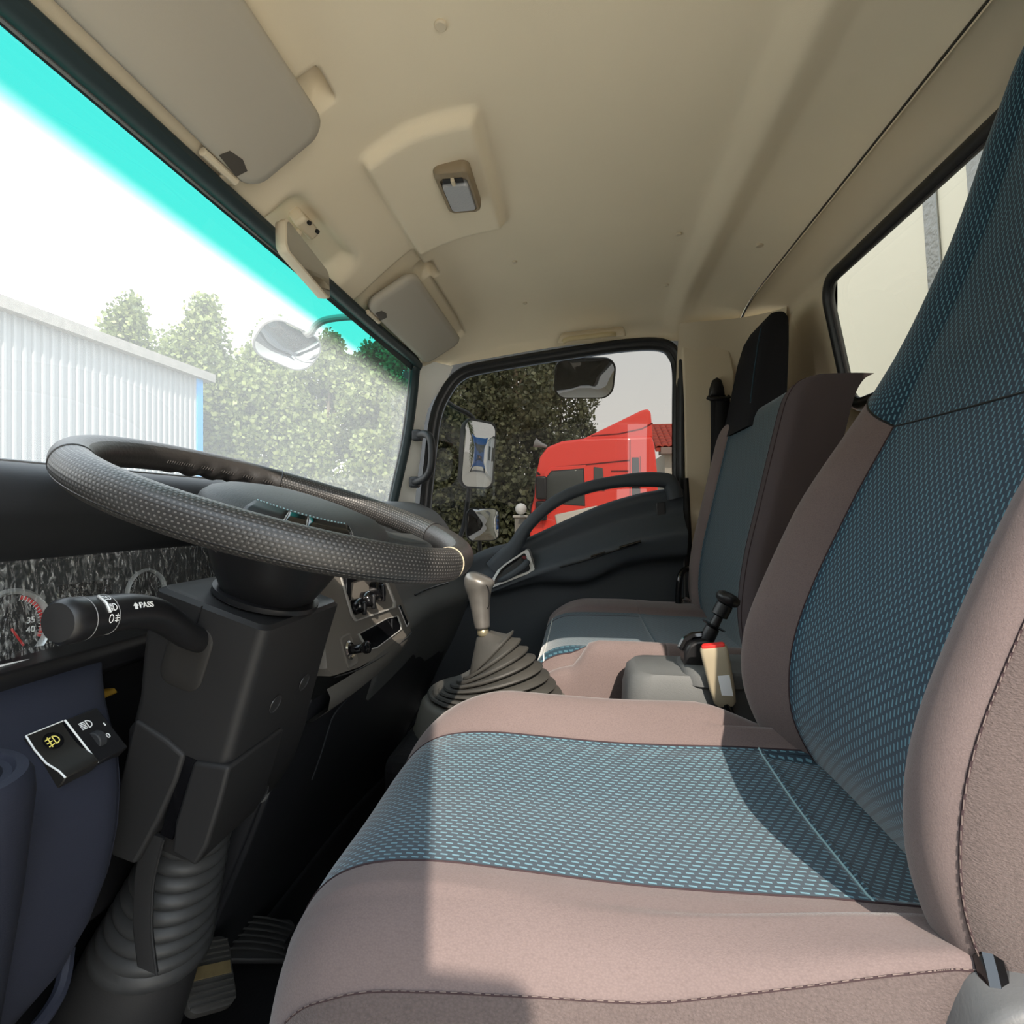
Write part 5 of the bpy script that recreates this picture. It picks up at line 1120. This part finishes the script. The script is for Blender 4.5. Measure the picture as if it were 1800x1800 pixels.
# ------------------------------------------------------------------ white shed
shed = thing('white_shed', 'white corrugated metal shed with blue corner trim beyond the windscreen', 'shed', (9, 13, GZ))
WM = mat('white_sheet', S(136, 140, 143), .6, .3); BL = mat('blue_trim', S(70, 140, 200), .5, .3); FAS = mat('grey_fascia', S(128, 126, 122), .8, .2, var=(6, .35))
X0, X1, YW, ZT = 2.5, 13.55, 11.1, 4.0
nsh = 12; wsh = (X1 - X0) / nsh
for i in range(nsh):
    xa = X0 + i * wsh; prof = []
    nr = 5; p = wsh / nr
    for k in range(nr):
        b = xa + k * p; prof += [(b, 0), (b + p * .55, 0), (b + p * .65, -.05), (b + p * .90, -.05)]
    prof.append((xa + wsh, 0))
    obj('wall_sheet', MB().loft([[(x, YW + d, z) for x, d in prof] for z in (GZ, ZT)], closed=False), WM, shed, smooth=False)
obj('corner_trim', MB().box((X1 + .08, YW - .02, (ZT + GZ) / 2), (.22, .14, ZT - GZ)), BL, shed)
obj('end_wall', MB().box((X1, YW + 5, (ZT + GZ) / 2), (.1, 10, ZT - GZ)), WM, shed)
obj('fascia', MB().prism([(X0, YW - .25, ZT - .12), (X0, YW - .25, ZT + .12), (X0, YW + .3, ZT + .30), (X0, YW + .3, ZT - .12)], (X1 - X0 + .5, 0, 0)), FAS, shed, smooth=False)
obj('roof_sheet', MB().prism([(X0, YW - .2, ZT + .1), (X0, YW + 5, ZT + 1.0), (X0, YW + 5, ZT + .9), (X0, YW - .2, ZT)], (X1 - X0 + .4, 0, 0)), FAS, shed, smooth=False)

# ------------------------------------------------------------------ trees
def leafmat(name, c1, c2, tl):
    m = bpy.data.materials.new(name); m.use_nodes = True; nt = m.node_tree; b = nt.nodes['Principled BSDF']; out = nt.nodes['Material Output']
    g = nt.nodes.new('ShaderNodeNewGeometry'); mx = nt.nodes.new('ShaderNodeMix'); mx.data_type = 'RGBA'; mx.inputs[6].default_value = c1; mx.inputs[7].default_value = c2
    nt.links.new(g.outputs['Random Per Island'], mx.inputs[0]); nt.links.new(mx.outputs[2], b.inputs['Base Color']); b.inputs['Roughness'].default_value = .5
    tr = nt.nodes.new('ShaderNodeBsdfTranslucent'); nt.links.new(mx.outputs[2], tr.inputs[0]); ms = nt.nodes.new('ShaderNodeMixShader'); ms.inputs[0].default_value = tl
    nt.links.new(b.outputs[0], ms.inputs[1]); nt.links.new(tr.outputs[0], ms.inputs[2]); nt.links.new(ms.outputs[0], out.inputs[0]); return m
LEAF = leafmat('poplar_leaf', S(80, 92, 48), S(136, 146, 88), .3); LEAFD = leafmat('dark_leaf', S(62, 68, 50), S(120, 124, 92), .25)
BARK = mat('bark', S(110, 100, 86), .9, .1, bump=(30, .5, .01))
def make_tree(name, label, loc, h, rad, nl, ls, lm, seed, z0=.15, spiky=.5):
    rnd = random.Random(seed); L = V(loc); t = thing(name, label, 'tree', tuple(L), 'trees around the yard')
    tr = MB(); tp = [L, L + V((.05, .08, h * .3)), L + V((-.05, .1, h * .6)), L + V((.02, 0, h * .92))]; tr.tube(cr(tp, 4), [.16 * h / 9 * (1 - .9 * i / 12) + .01 for i in range(13)], 8)
    obj('trunk', tr, BARK, t)
    lv = MB(); clumps = []
    for k in range(70):
        zf = z0 + (1 - z0) * (k + rnd.random()) / 70; pr0 = math.sin(min(1, (zf - z0) / (1 - z0) * 1.25 + .22) * math.pi * .5) * (1 - max(0, zf - .62) / .40 * .95)
        a = rnd.random() * 6.283; rr_ = rad * pr0 * (.25 + .75 * rnd.random() ** .6); clumps.append((V((rr_ * math.cos(a), rr_ * math.sin(a), zf * h)), rad * (.22 + .16 * rnd.random()), h * (.05 + .05 * spiky * rnd.random())))
    bm_ = MB()
    for c, rc, hc in clumps[::3]:
        bm_.tube([L + V((0, 0, max(.2 * h, c.z - .12 * h))), L + c], [.035, .008], 5)
    obj('branches', bm_, BARK, t, kind='stuff')
    for _ in range(nl):
        c, rc, hc = clumps[int(rnd.random() * 70)]
        d = V((rnd.gauss(0, 1), rnd.gauss(0, 1), rnd.gauss(0, 1))).normalized() * rnd.random() ** .4
        p = L + c + V((d.x * rc, d.y * rc, d.z * hc * 1.6)); s_ = ls * (.6 + .8 * rnd.random())
        u = V((rnd.gauss(0, 1), rnd.gauss(0, 1), rnd.gauss(0, 1))).normalized(); w_ = u.cross(V((rnd.gauss(0, 1), rnd.gauss(0, 1), rnd.gauss(0, 1)))).normalized()
        lv.add([p - u * s_ * .5, p + w_ * s_ * .40, p + u * s_ * .5, p - w_ * s_ * .40], [(0, 1, 2, 3)])
    obj('foliage', lv, lm, t, smooth=False, kind='stuff', flip=False)
    return t
TREES = [
    ('small distant poplar peeping over the left end of the shed roof', (16.8, 19.0), 8.0, 1.3, 9000, .155, LEAF, .3),
    ('lower poplar filling the gap between the two tall ones above the shed', (19.0, 16.4), 8.6, 1.9, 16000, .155, LEAF, .1),
    ('lower poplar showing between the shed corner and the tall poplars', (20.0, 13.6), 8.4, 2.1, 18000, .155, LEAF, .05),
    # seen through the windscreen, left to right, then through the door window
    ('slim poplar, leftmost, rising over the shed roof', (15.4, 15.2), 8.4, 1.5, 17000, .155, LEAF, .2),
    ('tall poplar above the far end of the shed roof, second from the left', (16.4, 13.0), 8.6, 1.6, 20000, .155, LEAF, .12),
    ('poplar just left of the blue corner trim', (17.2, 10.9), 8.0, 1.9, 24000, .155, LEAF, .05),
    ('broad poplar just right of the blue corner trim', (17.6, 9.0), 7.6, 1.9, 26000, .155, LEAF, .04),
    ('poplar directly behind the pale front view mirror', (17.8, 7.4), 7.3, 1.9, 26000, .155, LEAF, .04),
    ('leafy poplar left of the passenger A pillar', (17.4, 5.7), 7.8, 1.9, 26000, .155, LEAF, .04),
    ('leafy poplar partly hidden by the passenger A pillar', (17.6, 4.3), 8.2, 1.8, 24000, .155, LEAF, .04),
    ('dark leafy tree at the front edge of the door window', (13.6, 3.3), 7.2, 1.5, 24000, .115, LEAFD, .05),
    ('dark leafy tree filling the middle of the door window', (14.6, 1.75), 8.4, 1.7, 30000, .115, LEAFD, .06),
    ('dark leafy tree just behind the nose of the red truck', (16.4, .55), 7.6, 1.3, 18000, .115, LEAFD, .1)]
for i, (lb, (x, y), h, rd, nl, ls, lm, z0) in enumerate(TREES): make_tree('poplar_tree', lb, (x, y, GZ), h, rd, nl, ls, lm, 11 + i, z0)
def hedge(label, a, b, h, wd, n, seed):
    rnd = random.Random(seed); lv = MB(); a = V(a); b = V(b)
    for _ in range(n):
        p = a.lerp(b, rnd.random()) + V((rnd.uniform(-wd, wd), rnd.uniform(-wd, wd), h * rnd.random() ** .8)); s_ = .16 * (.6 + .8 * rnd.random())
        u = V((rnd.gauss(0, 1), rnd.gauss(0, 1), rnd.gauss(0, 1))).normalized(); w_ = u.cross(V((rnd.gauss(0, 1), rnd.gauss(0, 1), rnd.gauss(0, 1)))).normalized()
        lv.add([p - u * s_ * .5, p + w_ * s_ * .34, p + u * s_ * .5, p - w_ * s_ * .34], [(0, 1, 2, 3)])
    return tag(obj('hedge', lv, LEAFD, smooth=False, flip=False), label, 'hedge', kind='stuff')
hedge('low dark hedge along the foot of the trees', (15.2, 10.0, GZ), (12.8, .2, GZ), 2.6, .7, 26000, 5)
# gate post with a white ball lamp
t = thing('gate_lamp_post', 'slim gate post carrying a white ball lamp left of the red truck', 'lamp post', (11.5, 1.35, GZ))
obj('post', MB().box((11.5, 1.33, (-.12 + GZ) / 2), (.26, .26, -.12 - GZ)), mat('grey_post', S(150, 148, 142), .8), t, bevel=.02)
obj('post_cap', MB().box((11.5, 1.33, -.10), (.34, .34, .06)), mat('pale_cap', S(200, 196, 188), .8), t, bevel=.02)
obj('ball', MB().sphere((11.5, 1.33, .07), .13, 18, 12), WHITE, t)

# ------------------------------------------------------------------ red truck
rt = thing('red_truck', 'red tractor truck with roof deflector parked outside the passenger window', 'truck', (10.6, -.3, GZ))
RP = mat('red_paint', S(238, 64, 50), .35, .5, coat=.3); DKG = mat('dark_window', S(70, 74, 72), .12, .6); TYRE = mat('tyre', S(30, 30, 30), .8)
XF = 9.42
prof = [(.90, -1.05), (.93, -.42), (.90, .05), (.84, .30), (.80, .75), (.74, 1.02), (.60, 1.20), (.34, 1.30), (.0, 1.34), (-.6, 1.36), (-1.28, 1.36), (-1.32, 1.2), (-1.38, .6), (-1.40, -1.05)]
obj('cab_body', MB().prism([(XF, y, z) for y, z in prof], (2.3, 0, 0)), RP, rt, bevel=.05, seg=3)
dpf = [(-.02, 1.33), (-.55, 1.58), (-1.10, 1.84), (-1.21, 1.86), (-1.26, 1.80), (-1.30, 1.34)]
obj('roof_deflector', MB().prism([(XF + .05, y, z) for y, z in dpf], (2.2, 0, 0)), RP, rt, bevel=.03, seg=3)
obj('deflector_gap', MB().tube([(XF + .045, y, z) for y, z in ((-.2, 1.39), (-.7, 1.42), (-1.1, 1.50), (-1.29, 1.60))], .012, 6), mat('shadow_gap', S(120, 20, 18), .6), rt)
DARK = mat('dark_seam', S(96, 18, 18), .6)
obj('waist_line', MB().box((XF - .003, -.18, .87), (.02, 1.40, .022), Matrix.Rotation(R(-5), 3, 'X')), DARK, rt)
def side_quad(name, pts, mt, h=.012, bev=.01, par=rt): return obj(name, MB().prism([(XF - h, y, z) for y, z in pts], (h + .01, 0, 0)), mt, par, bevel=bev)
dr = side_quad('cab_door', [(.66, -.75), (.70, .30), (.66, .72), (.55, .82), (-.10, .86), (-.12, -.75)], RP, .02)
side_quad('door_window', [(.62, .18), (.62, .60), (.52, .74), (-.05, .78), (-.07, .12)], DKG, .028, par=dr)
side_quad('window_rubber', [(.64, .16), (.64, .61), (.53, .76), (-.07, .80), (-.09, .10)], BLACK, .024, par=dr)
side_quad('rear_window', [(-.24, .40), (-.24, .82), (-.40, .80), (-.44, .38)], DKG, .02)
for z in (.52, .62, .72): side_quad('side_groove', [(-.55, z), (-.55, z + .03), (-.86, z + .03), (-.86, z)], DARK, .006, 0)
side_quad('black_vent', [(-.92, .30), (-.92, .98), (-1.04, .98), (-1.06, .30)], BLACK, .02)
side_quad('rear_seam', [(-.88, -.5), (-.88, 1.30), (-.895, 1.30), (-.895, -.5)], DARK, .006, 0)
side_quad('rear_flank', [(-1.06, -.8), (-1.06, 1.0), (-1.07, 1.0), (-1.07, -.8)], DARK, .006, 0)
obj('door_handle', MB().box((XF - .03, .0, -.02), (.03, .18, .05)), BLACK, dr, bevel=.01)
obj('step_panel', MB().prism([(XF - .05, y, z) for y, z in ((.47, -.05), (-.31, .12), (-.33, -.12), (.40, -.38))], (.3, 0, 0)), mat('pale_bundle', S(206, 200, 190), .7), rt, bevel=.03)
obj('wheel', MB().lathe([(.3, -.14), (.5, -.13), (.52, 0), (.5, .13), (.3, .14)], (XF + .2, .30, GZ + .52), (1, 0, 0), 28), TYRE, rt); obj('wheel', MB().lathe([(.3, -.14), (.5, -.13), (.52, 0), (.5, .13), (.3, .14)], (XF + .2, -3.2, GZ + .52), (1, 0, 0), 28), TYRE, rt)
obj('chassis', MB().box((XF + 1.1, -2.6, -.75), (.9, 4.6, .35)), BLACK, rt, bevel=.03)
obj('front_grille', MB().box((XF + 1.15, .93, -.3), (1.9, .03, .9)), BLACK, rt, bevel=.01)
obj('windscreen', MB().prism([(XF + .2, .86, .25), (XF + .2, .81, .80), (XF + 2.1, .81, .80), (XF + 2.1, .86, .25)], (0, .02, 0)), DKG, rt)
for z, h in ((.44, .42), (.02, .36)): obj('side_mirror', MB().box((XF - .12, .70, z), (.16, .20, h)), BLACK, rt, bevel=.04, seg=3)
obj('mirror_bracket', MB().tube([(XF - .1, .74, .68), (XF, .78, .72)], .02, 8), BLACK, rt)
obj('horn', MB().lathe([(.03, 0), (.04, .1), (.09, .24)], (XF + .15, .62, 1.22), (0, 1, .35), 14), GREYPL, rt)

# ------------------------------------------------------------------ house with a red tiled roof
hs = thing('tiled_house', 'pale house with a red tiled roof behind the red truck', 'house', (18, -7, GZ))
CW = mat('pale_wall', S(206, 200, 188), .85, .2); TILE = mat('red_tile', S(176, 76, 62), .8, .2, var=(8, .2))
obj('wall', MB().box((19.0, -8.2, (1.9 + GZ) / 2), (4.0, 11.0, 1.9 - GZ)), CW, hs)
obj('eave', MB().box((16.75, -8.2, 1.93), (.5, 11.4, .20)), mat('eave_grey', S(150, 130, 122), .8), hs)
rows_n = 7; y0, y1 = -2.35, -13.5; cols = 56
tw = (y0 - y1) / cols
tile_me = None
for r_ in range(rows_n):
    for c in range(cols if False else 30):
        ya = y0 - c * tw; xa = 16.55 + r_ * .27; za = 2.03 + r_ * .135
        if tile_me is None:
            m = MB(); rr2 = []
            for k in range(7):
                a = math.pi * k / 6; rr2.append((ya - tw / 2 + tw * .5 * math.cos(a), .055 * math.sin(a)))
            m.loft([[(xa, y, za + d) for y, d in rr2], [(xa + .31, y, za + .165 + d) for y, d in rr2]], closed=False)
            first = obj('roof_tile', m, TILE, hs, solid=.012); tile_me = first; base = (xa, ya, za)
        else:
            q = tile_me.copy(); COL.objects.link(q); q.parent = hs; q.location = (xa - base[0], ya - base[1], za - base[2])
obj('roof_slab', MB().prism([(16.55, y1, 2.0), (18.6, y1, 3.03), (18.6, y1, 2.9), (16.55, y1, 1.9)], (0, y0 - y1, 0)), TILE, hs, smooth=False)
obj('ridge', MB().tube([(18.55, y0, 3.0), (18.55, y1, 3.0)], .10, 10), TILE, hs)
for y in (-3.6, -6.0): obj('window', MB().box((16.97, y, .7), (.1, 1.0, 1.2)), DKG, hs, bevel=.02)

# ------------------------------------------------------------------ blue truck and cabin seen in the door mirror
bt = thing('blue_truck', 'blue truck reflected in the tall passenger mirror', 'truck', (6.3, -19.5, GZ))
BP = mat('blue_paint', S(52, 104, 176), .4, .5)
bc_ = V((6.3, -19.5, 0))
obj('cab_body', MB().prism([(bc_.x - 1.1, bc_.y + y, z) for y, z in ((-1.6, -1.0), (.10, -1.0), (.12, -.2), (.0, .9), (-.2, 1.35), (-1.6, 1.4))], (2.2, 0, 0)), BP, bt, bevel=.06, seg=3)
obj('windscreen', MB().prism([(bc_.x - .9, bc_.y + .12, .05), (bc_.x - .9, bc_.y + .05, .75), (bc_.x + .9, bc_.y + .05, .75), (bc_.x + .9, bc_.y + .12, .05)], (0, .03, 0)), DKG, bt)
obj('grille', MB().box((bc_.x, bc_.y + .13, -.40), (1.3, .06, .45)), mat('dark_blue_grille', S(24, 40, 70), .5), bt, bevel=.02)
obj('badge', MB().lathe([(0, .02), (.10, .02), (.11, 0)], (bc_.x, bc_.y + .16, -.38), (0, 1, 0), 20), CHROME, bt)
obj('bumper', MB().box((bc_.x, bc_.y + .12, -.95), (2.25, .16, .40)), BP, bt, bevel=.04)
for dx_ in (-.8, .8): obj('headlamp', MB().box((bc_.x + dx_, bc_.y + .16, -.72), (.36, .06, .18)), LENS, bt, bevel=.02)
for dx_ in (-.95, .95): obj('wheel', MB().lathe([(.3, -.14), (.5, -.13), (.5, .13), (.3, .14)], (bc_.x + dx_, bc_.y - .8, GZ + .5), (1, 0, 0), 24), TYRE, bt)
ob = thing('site_cabin', 'white flat roofed site cabin reflected beside the blue truck', 'cabin', (11, -24, GZ))
obj('cabin_wall', MB().box((11.2, -24.5, -.25), (4.0, 3.0, 2.7)), WHITE, ob, bevel=.03)
for x in (9.9, 10.9, 11.9): obj('window', MB().box((x, -22.98, .1), (.55, .06, .8)), DKG, ob, bevel=.01)
obj('flat_roof', MB().box((11.2, -24.5, 1.16), (4.2, 3.2, .10)), GREYPL, ob)
make_tree('poplar_tree', 'poplar standing behind the blue truck, seen only in the mirror', (6.0, -31, GZ), 12, 1.8, 7000, .17, LEAF, 77, .1)
